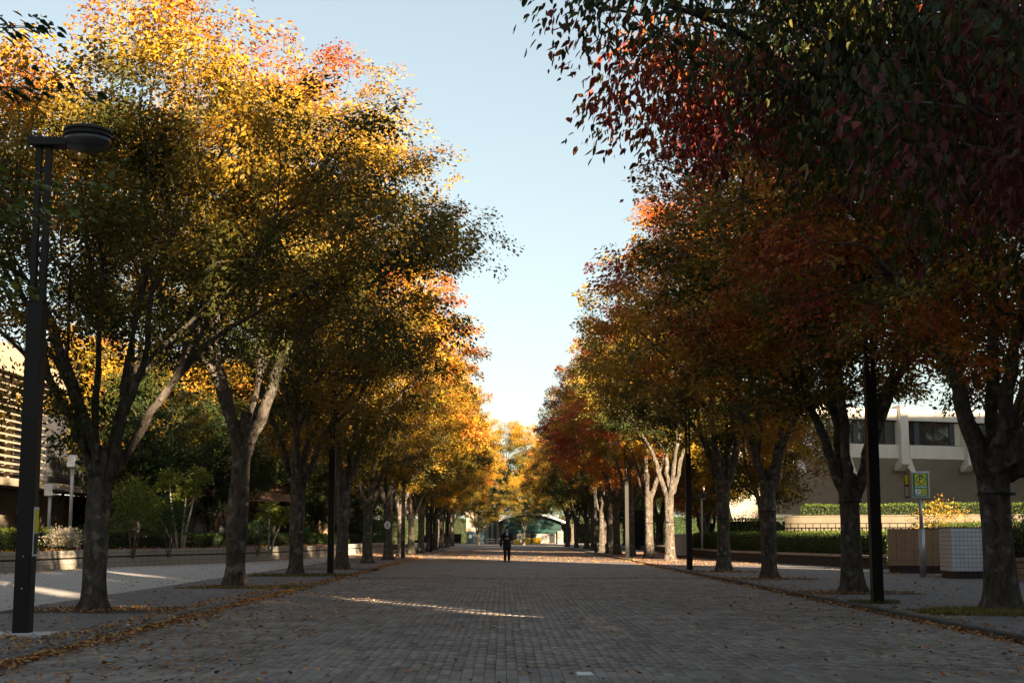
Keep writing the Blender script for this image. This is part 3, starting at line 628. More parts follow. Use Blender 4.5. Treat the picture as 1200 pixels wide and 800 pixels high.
rg += [(24, 166, EV, 2, 1.4, .05, 'dark evergreen behind the pink cherry tree', 0), (12.5, 160, EV, 3, 1.2, .03, 'dark evergreen deep behind the right row', 0), (31, 160, EV, 4, 1.7, .03, 'large dark evergreen at the left end of the hall', 0), (14, 190, EV, 5, 1.5, .03, 'dark evergreen right of the far arched hall', 0)]
for j, (x, y) in enumerate([(-27, 40), (-32, 26), (-24, 20), (-34, 8), (-22, 4), (-30, -10), (-38, 50), (-44, 66), (-40, 84), (36, 34), (40, 16)]):  # unseen trees added to block low sky light from the sides
    place_tree(EV if j % 2 else GD, 'park_tree', x, y, j * 2.1, 1.5 + .3 * math.sin(j), None, .02, ['evergreen', 'bushy green'][j % 2 == 0] + ' tree added to block sky light ' + ['beside the louvered building', 'left of the pale path', 'near the camera on the left', 'deep in the left gardens', 'close behind the left row', 'behind the camera on the left', 'behind the louvered building', 'west of the louvered building', 'north of the louvered building', 'right of the gate walls', 'right of the near camera side'][j] + ', outside the picture', 'trees outside the picture')
for x, y, mm, rz, s, sh, lb, _ in rg: place_tree(mm, 'park_tree', x, y, rz, s, None, sh, lb, 'trees beyond the right hedge')
fg = [(-14, 215, G[1], 1, 1.0, .02, 'far amber tree left of the end of the walk'), (-3.5, 200, GD, 2, .95, -.06, 'small green tree left of the arched hall roof'),
      (2.8, 196, G[2], 3, .8, -.06, 'tree with slim dark trunk standing before the arched hall'), (13, 205, G[0], 2, .95, -.1, 'yellow green tree right of the arched hall'),
      (-9, 250, G[2], 4, 1.0, .04, 'rust coloured tree behind the pale far building'), (2, 256, G[1], 5, .9, -.12, 'gold tree rising behind the arched hall'),
      (12, 262, G[0], .5, .95, -.03, 'golden tree rising behind the arched hall, right of the gold one'), (24, 250, G[1], 1.5, 1.2, .05, 'far amber tree beyond the hall, right end'),
      (-24, 262, G[0], 2.5, 1.2, .1, 'far amber tree beyond the pale building, left end')]
fg += [(x, y, EV, x * .7, 1.6, .04, lb) for x, y, lb in [(-34, 236, 'dark evergreen at the far left of the square'), (-17, 238, 'dark evergreen left of the pale far building'), (-10, 226, 'dark evergreen touching the pale far building'), (-2, 268, 'dark evergreen behind the pale far building'), (7, 276, 'dark evergreen directly behind the arched hall'),
       (17, 240, 'dark evergreen right of the arched hall, behind the white pier'), (25, 232, 'dark evergreen at the right of the far square'), (34, 244, 'dark evergreen farthest right of the far square'), (11.5, 238, 'dark evergreen close behind the right end of the arched hall'), (-26, 218, 'dark evergreen before the far left amber tree')]]
for x, y, mm, rz, s, sh, lb in fg: place_tree(mm, 'park_tree', x, y, rz, s * (1.8 if y > 244 and mm is not EV else 1), None, sh, lb, 'trees around the far square')
hedges_far = 1
# sprigs of a young tree reaching in from the left
def sprig_tree():
    e = empty('young_tree', (-6.4, 9.6, .04), 0, 'young tree reaching green leafy sprigs in front of the near street lamp', 'tree')
    mb = MB(); mb.tube([(0, 0, -.1), (.05, 0, 2), (0, .1, 4.2), (.1, .1, 6)], [.09, .07, .05, .02], 8)
    rng = np.random.default_rng(9); parts = []
    for (tx, ty, tz, z0, nl, hu) in [(3.55, -.1, 3.45, 3.0, 110, .8), (3.72, .1, 3.72, 3.3, 120, .78), (3.35, 0, 2.98, 2.7, 80, .85), (3.3, .3, 3.6, 3.1, 80, .7), (3.35, -.3, 4.72, 4.0, 90, .2), (3.25, .1, 4.42, 3.8, 80, .2), (3.2, .2, 4.9, 4.4, 80, .2), (3.5, .3, 4.45, 4.0, 70, .2), (-2, 1, 5, 3.5, 60, .1), (0, -2, 5, 3.5, 60, .1), (1, 1, 6.6, 5.5, 50, .1)]:  # hu paints the lower sprigs lighter, as if lit by the sky
        p0 = np.array([.05, .05, z0]); p1 = np.array([tx, ty, tz]); L = np.linalg.norm(p1 - p0)
        pts = hermite(p0, (p1 - p0) * np.array([1, 1, 0]) + np.array([0, 0, 1.2 * L]) * .4, p1, (p1 - p0) * np.array([1, 1, -.4]), 9)
        mb.tube([tuple(q) for q in pts], list(np.linspace(.018, .002, 9)), 5)
        t = rng.uniform(.5, 1, nl); idx = t * 8; i0 = np.minimum(idx.astype(int), 7); P = pts[i0] + (pts[i0 + 1] - pts[i0]) * (idx - i0)[:, None] + rng.normal(0, 1, (nl, 3)) * np.array([.06, .09, .045])
        A = nrm(pts[i0 + 1] - pts[i0]); S = nrm(np.cross(A, [0, 0, 1.])) * rng.choice([-1, 1], nl)[:, None]
        parts.append(leaf_arrays(P, A * .7 + S * .8 + np.array([0, 0, -.5]) * rng.uniform(.2, 1.4, (nl, 1)), rng.normal(0, .5, (nl, 3)) + [0, -.3, 1], rng.uniform(.07, .11, nl), rng.uniform(.035, .048, nl), np.clip(hu + rng.normal(0, .05, nl), 0, 1), True))
    mb.build('trunk', M['bark2'], e, smooth=True); V, Q, H = cat_arr(parts)
    c = linkme('crown', np_mesh('crown', V, Q, M['green'], H), e); c.color = (.5, .5, .5, 1)
sprig_tree()

# ------------------------------------------------------------------ street lamps
def lamp_meshes():
    e = empty('street_lamp', (0, 0, 0))
    MB().box(-.105, .105, -.105, .105, 0, 4.25).build('lower_column', M['black'], e, bevel=.006)
    dr = MB().box(-.075, .075, -.1095, -.1055, .55, 1.05).build('access_door', M['black'], e, bevel=.001)
    for zz in (.60, 1.0): MB().tube([(0, -.1098, zz), (0, -.114, zz)], .010, 8).build('door_bolt', M['steel'], dr)
    MB().box(-.115, .115, -.115, .115, 0, .035).build('base_flange', M['black'], e); MB().box(-.11, .11, -.11, .11, 4.2515, 4.28).build('column_cap', M['black'], e)
    for s in (-1, 1): MB().box(s * .066 - .036, s * .066 + .036, -.05, .05, 4.282, 6.338).build('upright_rail', M['black'], e)
    for z in (4.5, 5.0, 5.5, 6.0): MB().box(-.03, .03, -.03, .03, z, z + .06).build('rail_spacer', M['black'], e)
    # tapered arm plate
    MB().extr([(-.20, -.13, 6.40), (-.16, -.13, 6.34), (.42, -.13, 6.34), (.42, -.13, 6.44), (-.20, -.13, 6.46)], (0, .26, 0)).build('arm', M['black'], e, bevel=.01)
    h = MB(); prof = [(.0, 6.30), (.22, 6.31), (.27, 6.34), (.305, 6.40), (.31, 6.455)]
    h.loft([ell(.58, 0, z, max(r_, .01), max(r_, .01), 28) for r_, z in prof]); hd = h.build('lamp_head', M['lens'], e, smooth=True)
    t = MB(); t.loft([ell(.58, 0, z, r_, r_, 28) for r_, z in [(.30, 6.462), (.325, 6.47), (.325, 6.50), (.305, 6.508), (.305, 6.528), (.325, 6.536), (.32, 6.57), (.22, 6.605), (.02, 6.61)]]); t.build('lamp_lid', M['black'], hd, smooth=False)
    return e
def copy_tree(o, parent=None):
    c = o.copy(); COL.objects.link(c); c.parent = parent
    for ch in list(o.children): copy_tree(ch, c)
    return c
lamp0 = lamp_meshes(); LMG = 'dark street lamps along the promenade'
lamps = [(-6.25, 18.86, 1, 'nearest dark street lamp on a white slab, round head over the walk, left side'),
         (-5.88, 49.0, 1, 'street lamp between the third and fourth trees of the left row'),
         (-5.74, 82.1, 1, 'street lamp beside the tree with pale lit limbs, left row'),
         (-5.7, 113, 1, 'slim far street lamp in the left row, past the yellow green sprays'),
         (-5.65, 145, 1, 'farthest street lamp of the left row'),
         (7.21, 27.8, -1, 'nearest street lamp on the right, before the tan tiled wall'),
         (7.08, 54.7, -1, 'dark street lamp left of the V shaped tree'),
         (7.06, 82.0, -1, 'street lamp whose post is lit pale orange by the sun'),
         (7.0, 109, -1, 'black far street lamp against the lit narrow trunk, right row')]
for i, (x, y, sd_, lb) in enumerate(lamps):
    o = lamp0 if i == 0 else copy_tree(lamp0)
    o.location = (x, y, .05); o.scale = (1, 1, 1.03); o.rotation_euler = (0, 0, 0 if sd_ > 0 else PI); tag(o, lb, 'street lamp', LMG)
# extras on the nearest lamp only
MB().box(-.95, .42, -.24, .24, -.03, .05).build('base_slab', M['slab'], lamp0, bevel=.02)
pl_ = MB().box(.108, .118, -.09, .09, 1.0, 1.62).build('notice_frame', M['white'], lamp0)
MB().box(.1195, .1225, -.075, .075, 1.30, 1.59).build('yellow_panel', M['sign_y'], pl_)
MB().box(.1195, .1225, -.075, .075, 1.03, 1.285).build('black_panel', M['dgrey'], pl_)

# ------------------------------------------------------------------ walls, planters
def sweep(path, prof, mtl, name, parent=None):
    """profile (offset to the right of travel, z) swept along a polyline with mitred corners"""
    mb = MB(); n = len(path); rings = []
    for i, (x, y) in enumerate(path):
        a = Vector(path[max(i - 1, 0)]); b = Vector(path[min(i + 1, n - 1)]); d = (b - a).normalized(); rx, ry = d.y, -d.x
        rings.append([(x + rx * o_, y + ry * o_, z) for o_, z in prof])
    mb.loft(rings); return mb.build(name, mtl, parent)
def smooth_path(pts, n=4):
    P = np.array(pts, float); out = []
    for i in range(len(P) - 1):
        a = P[max(i - 1, 0)]; b = P[min(i + 2, len(P) - 1)]
        out += [tuple(q) for q in hermite(P[i], (P[i + 1] - a) / 2, P[i + 1], (b - P[i]) / 2, n + 1)[:-1]]
    return out + [tuple(P[-1])]
def stone_courses(path, off, z0, z1, L, mtl, root, y_lim, name='stone'):
    """individual facing blocks with open joints, near ones as parts, rest joined"""
    seg = []; P = np.array(path); dd = np.r_[0, np.cumsum(np.linalg.norm(np.diff(P, axis=0), axis=1))]
    s = 0.0; first = None; mass = MB(); cnt = 0
    while s + L < dd[-1]:
        a = [np.interp(s, dd, P[:, k]) for k in (0, 1)]; b = [np.interp(s + L, dd, P[:, k]) for k in (0, 1)]
        ang = math.atan2(b[1] - a[1], b[0] - a[0]); mid = ((a[0] + b[0]) / 2, (a[1] + b[1]) / 2)
        near = y_lim[0] < mid[1] < y_lim[1]
        if near and cnt < 140:
            if first is None: first = MB().box(-L / 2 + .006, L / 2 - .006, -off[1], -off[0], 0, z1 - z0).build(name, mtl, root, bevel=.006); o = first
            else: o = first.copy(); COL.objects.link(o)
            cnt += 1; o.location = (mid[0], mid[1], z0); o.rotation_euler = (0, 0, ang)
        else:
            mass.box(-L / 2 + .006, L / 2 - .006, -off[1], -off[0], 0, z1 - z0, Matrix.Translation((mid[0], mid[1], z0)) @ Matrix.Rotation(ang, 4, 'Z'))
        s += L
    if mass.v: o = mass.build('far_stones', mtl, root); o['kind'] = 'stuff'
lp = smooth_path(LWALL); lw = empty('garden_wall', (0, 0, 0), 0, 'long low pale stone planter wall curving along the left path', 'wall')
sweep(lp, [(-.02, -.05), (-.30, -.05), (-.30, .62), (-.02, .62)], M['groove'], 'wall_core', lw)
sweep(lp, [(.02, .645), (.02, .76), (-.36, .76), (-.36, .645)], M['stone'], 'coping', lw)
stone_courses(lp, (-.02, .012), .50, .635, .60, M['stone'], lw, (49, 80), 'stone')
stone_courses(lp, (-.02, .012), .05, .235, .60, M['stone'], lw, (49, 78), 'stone')
stone_courses(lp, (-.02, .012), .245, .43, .60, M['stone'], lw, (49, 78), 'stone')
rp = smooth_path(RWALL); rw = empty('garden_wall', (0, 0, 0), 0, 'brown banded low planter wall beneath the long right hedge', 'wall')
sweep(rp, [(.03, -.05), (.30, -.05), (.30, .5), (.03, .5)], M['groove'], 'wall_core', rw)
sweep(rp, [(-.02, .47), (-.02, .57), (.40, .57), (.40, .47)], M['stone_r'], 'coping', rw)
for z0, z1 in ((.05, .2), (.22, .33), (.345, .45)): sweep(rp, [(.0, z0), (.0, z1), (.2, z1), (.2, z0)], M['stone_r'], 'stone_band', rw)
rw2 = empty('garden_wall', (0, 0, 0), 0, 'short brown banded planter wall right of the white tiled wall', 'wall')
p2 = [(14.9, 41.9), (15.4, 36), (16.2, 26), (17, 12)]
sweep(p2, [(.03, -.05), (-.3, -.05), (-.3, .66), (.03, .66)], M['groove'], 'wall_core', rw2)
for z0, z1 in ((.05, .22), (.24, .40), (.42, .56), (.60, .70)): sweep(p2, [(.06, z0), (.06, z1), (-.33, z1), (-.33, z0)], M['stone_r'], 'stone_band', rw2)
# tiled gate walls
def tiled(name, x0, x1, y, z0, z1, th, tw, thh, mt, label, plinth, rz=0, side=None):
    e = empty(name, (x0, y, .05), rz, label, 'wall'); Wd = x1 - x0
    MB().box(0.03, Wd - .03, -th / 2 + .03, th / 2 - .03, 0, plinth).build('plinth', M['plinth'], e)
    MB().box(0.005, Wd - .005, -th / 2 + .012, th / 2 - .012, plinth, z1).build('wall_core', M['groove'], e)
    MB().box(-.01, Wd + .01, -th / 2 - .01, th / 2 + .01, z1 + .002, z1 + .03).build('coping', M['plinth'], e)
    nx = int(round(Wd / tw)); nz = int(round((z1 - plinth) / thh)); tw = Wd / nx; thh = (z1 - plinth) / nz
    b = MB()
    for i in range(nx):
        for j in range(nz):
            b.box(i * tw + .005, (i + 1) * tw - .005, -th / 2, -th / 2 + .014, plinth + j * thh + .005, plinth + (j + 1) * thh - .005)
    o = b.build('wall_tiles', mt, e); o['kind'] = 'stuff'
    ny = max(1, int(round(th / tw))); ty = th / ny; b = MB()
    for i in range(ny):
        for j in range(nz):
            for xx in (0, Wd - .014 + .002): b.box(xx - .001, xx + .013, -th / 2 + i * ty + .02, -th / 2 + (i + 1) * ty - .005, plinth + j * thh + .005, plinth + (j + 1) * thh - .005)
    o = b.build('end_tiles', M['tile_w'] if side else mt, e); o['kind'] = 'stuff'
    return e
tiled('gate_wall', 13.45, 15.25, 50.2, .05, 1.50, .30, .30, .062, M['tile_t'], 'tan tiled gate wall with dark plinth behind the parking sign post', .26, rz=-.30)
tiled('gate_wall', 13.62, 15.0, 44.2, .05, 1.52, 1.2, .125, .125, M['tile_w'], 'white square tiled gate wall with dark plinth beside the burl tree', .22)
tiled('gate_pier', 14.78, 15.02, 48.1, .05, 1.54, .30, .12, .125, M['tile_w'], 'narrow white tiled pier at the end of the tan wall', .22)
gd = empty('gate_door', (14.62, 46.9, .05), R(-55), 'pale blue panel door standing open in the gate gap', 'door')
MB().box(0, .42, -.025, .025, .12, 1.36).build('door_panel', M['door'], gd, bevel=.005); MB().box(.05, .075, -.05, -.026, .7, .86).build('handle', M['steel'], gd)
MB().box(-.01, -.045, -.03, .03, 0, 1.45).build('door_post', M['dgrey'], gd)
sheet('gate_step', [(13.7, 45.3), (14.9, 45.3), (14.9, 45.7), (13.7, 45.7)], .13, M['slab'], thick=.08)

# hedges and bushes
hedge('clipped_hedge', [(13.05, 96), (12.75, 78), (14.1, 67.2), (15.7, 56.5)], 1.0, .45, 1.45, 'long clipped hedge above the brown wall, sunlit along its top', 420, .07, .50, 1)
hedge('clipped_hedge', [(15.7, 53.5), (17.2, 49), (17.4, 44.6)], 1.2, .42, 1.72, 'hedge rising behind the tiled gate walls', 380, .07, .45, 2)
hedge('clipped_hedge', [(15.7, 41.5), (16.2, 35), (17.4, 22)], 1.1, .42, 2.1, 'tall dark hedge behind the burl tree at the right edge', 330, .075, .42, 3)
hedge('clipped_hedge', [(18.2, 86.6), (24.9, 82.3), (31.9, 77.8)], 1.2, 2.2, 3.1, 'upper hedge on the retaining wall under the concrete hall', 240, .09, .5, 4)
hedge('clipped_hedge', [(14.2, 90), (16.9, 87.5)], 1.4, .4, 2.3, 'dark block of hedge left of the retaining wall', 160, .11, .3, 5)
hedge('clipped_hedge', [(-20.5, 50.5), (-19.2, 60.5), (-17.6, 66)], 1.0, .45, 1.55, 'bright clipped hedge along the left garden below the louvered building', 300, .08, .62, 6)
hedge('clipped_hedge', [(-17.2, 68), (-15.4, 76), (-13, 90), (-12.3, 118)], 1.2, .45, 1.35, 'dark clipped hedge in the left garden behind the tree row', 160, .09, .35, 7)
hedge('clipped_hedge', [(-44, 252), (-12, 256), (14, 256), (46, 250)], 2.0, 0, 4.2, 'far dark hedge closing the square behind the buildings', 26, .26, .3, 8)
hedge('clipped_hedge', [(-13.2, 122), (-15, 150), (-26, 200), (-42, 250)], 2.0, .4, 3.8, 'tall dark hedge far along the left edge of the gardens', 26, .26, .3, 9)
hedge('clipped_hedge', [(13.3, 136), (13.6, 150), (22, 200), (40, 250)], 2.0, .4, 3.8, 'tall dark hedge far along the right edge of the walk', 26, .26, .3, 10)
hedge('clipped_hedge', [(-30, 76), (-24, 104), (-18, 120)], 2.2, .4, 3.6, 'tall dark hedge behind the timber pavilion', 26, .22, .3, 11)
bush('flowering_shrub', 15.9, 52.0, .42, (1.1, .9, 1.9), 1500, .09, .42, 'shrub with yellow leaves behind the tan tiled wall', mt='leaf', hgrad=.1, seed=3)
bush('leafy_shrub', 16.8, 45.9, .42, (.9, .8, 1.75), 900, .10, .75, 'pale green shrub poking above the gate walls', seed=4)
bush('plume_bush', -17.55, 57.4, .40, (.72, .6, 1.15), 2600, .10, .5, 'fluffy pale cream bush at the garden wall, right of the lamp', mt='pale', seed=5, shell=.6)
bush('leafy_shrub', -15.9, 61.8, .42, (1.1, 1.0, 2.9), 4200, .10, .72, 'tall green shrub just right of the nearest left tree', seed=6)
bush('leafy_shrub', -14.8, 63.6, .42, (.9, .8, 2.3), 2800, .10, .5, 'blue green shrub beside the tall shrub on the garden wall', seed=7)
bush('leafy_shrub', -19.9, 51.6, .42, (.8, .8, 2.0), 2000, .10, .5, 'dark rounded shrub left of the nearest lamp post', seed=8)
bush('leafy_shrub', -12.3, 72.0, .42, (.7, .7, 1.6), 1400, .09, .4, 'green shrub left of the stubbed zelkova trunk', seed=9)
bush('leafy_shrub', -21.5, 55, .42, (1, 1, 2.3), 1600, .10, .3, 'brown green shrub at the very left garden edge', seed=10)
bush('leafy_shrub', 14.4, 85, .42, (1.3, 1.1, 2.0), 1400, .10, .3, 'dark green shrub at the left end of the right hedge', seed=12)
# multi stem tree by the wall
def multistem(x, y, label, hs, seed):
    e = empty('multistem_tree', (x, y, .45), 0, label, 'tree'); mb = MB(); rng = np.random.default_rng(seed); parts = []
    for (dx, dy, h, lx) in hs:
        mb.tube([(dx * .15, dy, -.1), (dx * .5, dy, h * .35), (dx * .9, dy, h * .62), (dx + lx, dy, h)], [.07, .055, .045, .012], 7)
        for c, rr in (((dx + lx, dy, h), .55), ((dx + lx - .35, dy + .2, h - .45), .42), ((dx + lx + .35, dy - .2, h - .25), .4)):
            parts.append(leaf_blob(rng, 520, c, (rr, rr, rr * .8), .12, .78, .1, .5))
    mb.build('trunk', M['stone'], e, smooth=True); V, Q, H = cat_arr(parts); c = linkme('crown', np_mesh('crown', V, Q, M['green'], H), e); c.color = (.5, .5, .5, 1)
multistem(-14.9, 66.3, 'small pale stemmed tree with rounded green leaf tufts above the garden wall', [(-.5, 0, 3.5, -.1), (.15, .1, 3.0, .05), (.55, 0, 3.6, .2), (-.95, .1, 2.3, -.4)], 21)
multistem(-12.0, 73.5, 'thin young tree left of the stubbed zelkova, by the flower bed', [(0, 0, 2.2, 0), (.5, .1, 1.9, .2)], 22)
# flower strip
rng = np.random.default_rng(31); n = 5200; t = rng.uniform(48, 92, n); xs = np.interp(t, [p[1] for p in LWALL], [p[0] for p in LWALL]) - rng.uniform(.45, 1.0, n)
hn = Noise3(rng, 2.2); P = np.stack([xs, t, .45 + rng.uniform(0, .34, n)], 1); cl = hn(P)
hue = np.where(P[:, 2] > .68, np.where(cl > .1, rng.uniform(.52, .72, n), np.where(cl < -.35, rng.uniform(.82, 1, n), .2)), .25)
V, Q, H = leaf_arrays(P, rng.normal(0, 1, (n, 3)) + [0, 0, .6], rng.normal(0, 1, (n, 3)), rng.uniform(.07, .13, n), rng.uniform(.05, .08, n), hue)
o = linkme('flower_bed', np_mesh('flower_bed', V, Q, M['flower'], H)); o.color = (.5, .5, .5, 1); tag(o, 'low orange and red flowers planted behind the left garden wall', 'flowers', kind='stuff')

# ------------------------------------------------------------------ parking sign
ps = empty('parking_sign', (13.41, 45.95, .05), 0, 'green and yellow parking sign with a P on a grey post', 'sign')
mb = MB(); mb.tube([(0, 0, 0), (0, 0, 1.5)], .10, 20); mb.build('lower_post', M['steel'], ps, smooth=True)
mb = MB(); mb.tube([(0, 0, 1.5), (0, 0, 2.5)], .058, 16); mb.build('upper_post', M['steel'], ps, smooth=True)
sb = MB().box(-.30, .30, -.10, .10, 2.47, 3.34).build('sign_box', M['steel'], ps, bevel=.03)
F = -.103
def plate(x0, x1, z0, z1, m, name, dy=0): return MB().box(x0, x1, F - .006 - dy, F - dy, z0, z1).build(name, m, sb)
plate(-.24, .24, 2.53, 3.28, M['sign_g'], 'green_panel'); plate(-.18, .18, 2.90, 3.25, M['sign_y'], 'yellow_panel', .007)
def ring(cx, cz, r1, r2, m, name, dy):
    mb = MB(); n = 32
    vs = [(cx + r * math.cos(2 * PI * k / n), F - dy, cz + r * math.sin(2 * PI * k / n)) for r in (r1, r2) for k in range(n)]
    mb.add(vs, [(k, (k + 1) % n, n + (k + 1) % n, n + k) for k in range(n)]); return mb.build(name, m, sb)
ring(0, 3.08, .125, .16, M['sign_g'], 'circle_mark', .016)
def text(s, size, loc, m, name, parent, rot=(PI / 2, 0, 0), ext=.002):
    c = bpy.data.curves.new(name, 'FONT'); c.body = s; c.size = size; c.align_x = 'CENTER'; c.align_y = 'CENTER'; c.extrude = ext; c.offset = .004 * size / .2
    c.materials.append(m); o = bpy.data.objects.new(name, c); COL.objects.link(o); o.parent = parent; o.location = loc; o.rotation_euler = rot; return o
def text_mesh(*a):
    o = text(*a); bpy.context.view_layer.update(); me = bpy.data.meshes.new_from_object(o.evaluated_get(bpy.context.evaluated_depsgraph_get())); n_ = linkme(a[4] + '_mark', me, a[5], o.location.copy(), o.rotation_euler.copy()); bpy.data.objects.remove(o); return n_
text_mesh('P', .30, (0, F - .018, 3.08), M['sign_g'], 'letter', sb)
plate(-.19, .0, 2.61, 2.78, M['sign_w'], 'white_panel', .007); plate(.02, .19, 2.61, 2.78, M['sign_y'], 'number_panel', .007)
text_mesh('12', .16, (.105, F - .016, 2.695), M['sign_g'], 'number', sb)
mb = MB(); mb.tube([(-.14, F - .015, 2.65), (-.10, F - .015, 2.69), (-.09, F - .015, 2.70), (-.05, F - .015, 2.74)], .008, 5); mb.build('arrow_mark', M['dgrey'], sb)
mb = MB()
for k, (a, b) in enumerate(((-.18, -.13), (-.12, -.085), (-.075, -.02), (-.01, .03), (.04, .10), (.11, .14), (.15, .185))): mb.box(a, b, F - .013, F - .0095, 2.815 + .012 * (k % 2), 2.875 - .01 * (k % 3))
for k in range(9): mb.box(-.18 + k * .041, -.148 + k * .041, F - .013, F - .0095, 2.555, 2.585)
mb.build('small_lettering', M['sign_w'], sb)
sb2 = MB().box(-.44, -.30, .16, .22, 2.5, 3.28).build('side_board', M['dgrey'], ps)
MB().box(-.43, -.32, .150, .158, 2.93, 3.24).build('yellow_panel', M['sign_y'], sb2); MB().box(-.43, -.32, .150, .158, 2.55, 2.86).build('pale_panel', M['curtain'], sb2)
MB().box(-.46, -.28, .19, .21, 3.02, 3.06).box(-.31, .0, .05, .19, 3.30, 3.33).build('bracket', M['dgrey'], ps)

# glass block set in the paving
gb = empty('ground_light', (.80, 14.28, 0), 0, 'small pale glass ground light set in the paving near the camera', 'light fitting')
MB().box(-.08, .08, -.17, .17, -.02, .006).build('rim', M['steel'], gb, bevel=.003); MB().box(-.068, .068, -.155, .155, -.01, .010).build('lens', mat('light_lens', (.55, .68, .68), .3), gb)

# ------------------------------------------------------------------ concrete hall on the right
def frame_mtx(ox, oy, ang): return Matrix.Translation((ox, oy, 0)) @ Matrix.Rotation(ang, 4, 'Z')
def hall():
    e = empty('concrete_hall', (31, 106, 0), R(20), 'large pale concrete hall with a window band over a sloping soffit, right side', 'building')
    # local: x along facade, y negative outward (towards the walk)
    S0, S1 = -17.0, 34.0
    skew = lambda i, y0: [(S0 + i, y0), (S1 - i, y0), (S1 - i, 26 - i), (S0 + 15 + i, 26 - i)]
    MB().prism(skew(0, 0), 7.0, 8.0).build('spandrel', M['concrete'], e)
    MB().prism(skew(0, -.003), 9.82, 10.65).build('roof_fascia', M['concrete'], e)
    MB().prism([(S0 + 2.2, 2.6), (S1 - .4, 2.6), (S1 - .4, 25), (S0 + 15.4, 25)], 8.0, 9.82).build('inner_wall', M['dgrey'], e)
    rb = MB().box(-8.6, -4.9, 4, 9, 10.65, 12.1).build('roof_house', M['white'], e)
    # soffit: inverted frustum
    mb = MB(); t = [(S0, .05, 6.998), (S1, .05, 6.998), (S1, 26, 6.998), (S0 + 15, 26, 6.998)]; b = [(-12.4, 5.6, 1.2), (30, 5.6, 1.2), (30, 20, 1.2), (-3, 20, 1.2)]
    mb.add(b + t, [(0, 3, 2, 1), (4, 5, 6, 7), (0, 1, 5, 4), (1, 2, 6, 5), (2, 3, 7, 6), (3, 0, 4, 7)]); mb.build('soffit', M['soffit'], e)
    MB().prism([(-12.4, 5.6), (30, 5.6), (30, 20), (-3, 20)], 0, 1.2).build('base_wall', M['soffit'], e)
    for cx in (-9.5, 1.8, 14):        # arched openings in the soffit foot; a dark panel stands in for their shaded inside
        n = 16; hw = 3.2 if cx > 0 else 2.2; hh = 1.7
        out = [(cx + (hw + .25) * math.cos(PI * k / n), 3.9, 1.3 + (hh + .2) * math.sin(PI * k / n)) for k in range(n + 1)]
        inn = [(cx + hw * math.cos(PI * k / n), 3.9, 1.3 + hh * math.sin(PI * k / n)) for k in range(n + 1)]
        mb = MB(); m_ = n + 1
        vs = out + inn + [(x, y + 3, z) for x, y, z in out] + [(x, y + 3, z) for x, y, z in inn]
        fs = []
        for k in range(n): fs += [(k, k + 1, m_ + k + 1, m_ + k), (m_ + k, m_ + k + 1, 3 * m_ + k + 1, 3 * m_ + k), (k + 1, k, 2 * m_ + k, 2 * m_ + k + 1)]
        mb.add(vs, fs); a = mb.build('arch', M['soffit'], e)
        g = MB().extr([(x, 3.98, z) for x, y, z in inn], (0, .05, 0)); g.build('arch_dark_panel', M['glass'], a)  # dark panel in place of the shaded opening
    piers = [-16.4, -10.9, -6.7, -1.5, 4.4, 10.4, 16.4, 22.4, 28.4]
    for i, s in enumerate(piers):
        mb = MB(); wv = .34
        mb.extr([(s - wv, -.42, 6.55), (s - wv, -.42, 10.9), (s - wv, .6, 10.9), (s - wv, .6, 6.1), (s - wv, .2, 6.1)], (2 * wv, 0, 0))
        p = mb.build('pier', M['concrete'], e, bevel=.03)
        # flared foot on one side of each pier
        fl = MB().extr([(s + wv, .0, 6.4), (s + wv, .0, 8.02), (s + wv + .38, .0, 8.02), (s + wv + .30, .0, 7.3), (s + wv + .9, .0, 5.75), (s + wv + .55, .0, 5.9)], (0, .5, 0)); fl.build('flare', M['concrete'], p)
        if i + 1 < len(piers):
            a, b = s + .34, piers[i + 1] - .34; w_ = b - a
            wf = MB().box(a, b, .30, .42, 8.0, 8.06).box(a, b, .30, .42, 9.74, 9.82).build('window_frame', M['dgrey'], e)
            cuts = [a, a + .18 * w_, a + .27 * w_, a + .52 * w_, a + .79 * w_, a + .88 * w_, b]
            for j in range(6):
                if j in (1, 4): MB().box(cuts[j], cuts[j + 1], .26, .40, 8.06, 9.74).build('dark_panel', M['dgrey'], wf)
                else:
                    m_ = M['curtain'] if (j == 5 and i % 2 == 1) else M['glass']
                    MB().box(cuts[j] + .02, cuts[j + 1] - .02, .34, .37, 8.06, 9.74).build('pane', m_, wf)
    return e
hall()
rt = empty('retaining_wall', (16.9, 86, 0), math.atan2(-9, 14), 'lit tan retaining wall with dark railing above the right hedge', 'wall')
MB().box(0, 17, 0, .4, 0, 2.45).build('wall_body', M['retain'], rt); MB().box(-.02, 17, -.04, .44, 2.452, 2.52).build('coping', M['retain'], rt)
MB().box(0, 15.5, -.52, -.47, 2.02, 2.06).build('rail', M['black'], rt)
f = MB().box(-.02, .02, -.51, -.48, .4, 2.02).build('baluster', M['black'], rt, loc=(.1, 0, 0))
for k in range(1, 34): o = f.copy(); COL.objects.link(o); o.location = (.1 + .46 * k, 0, 0)
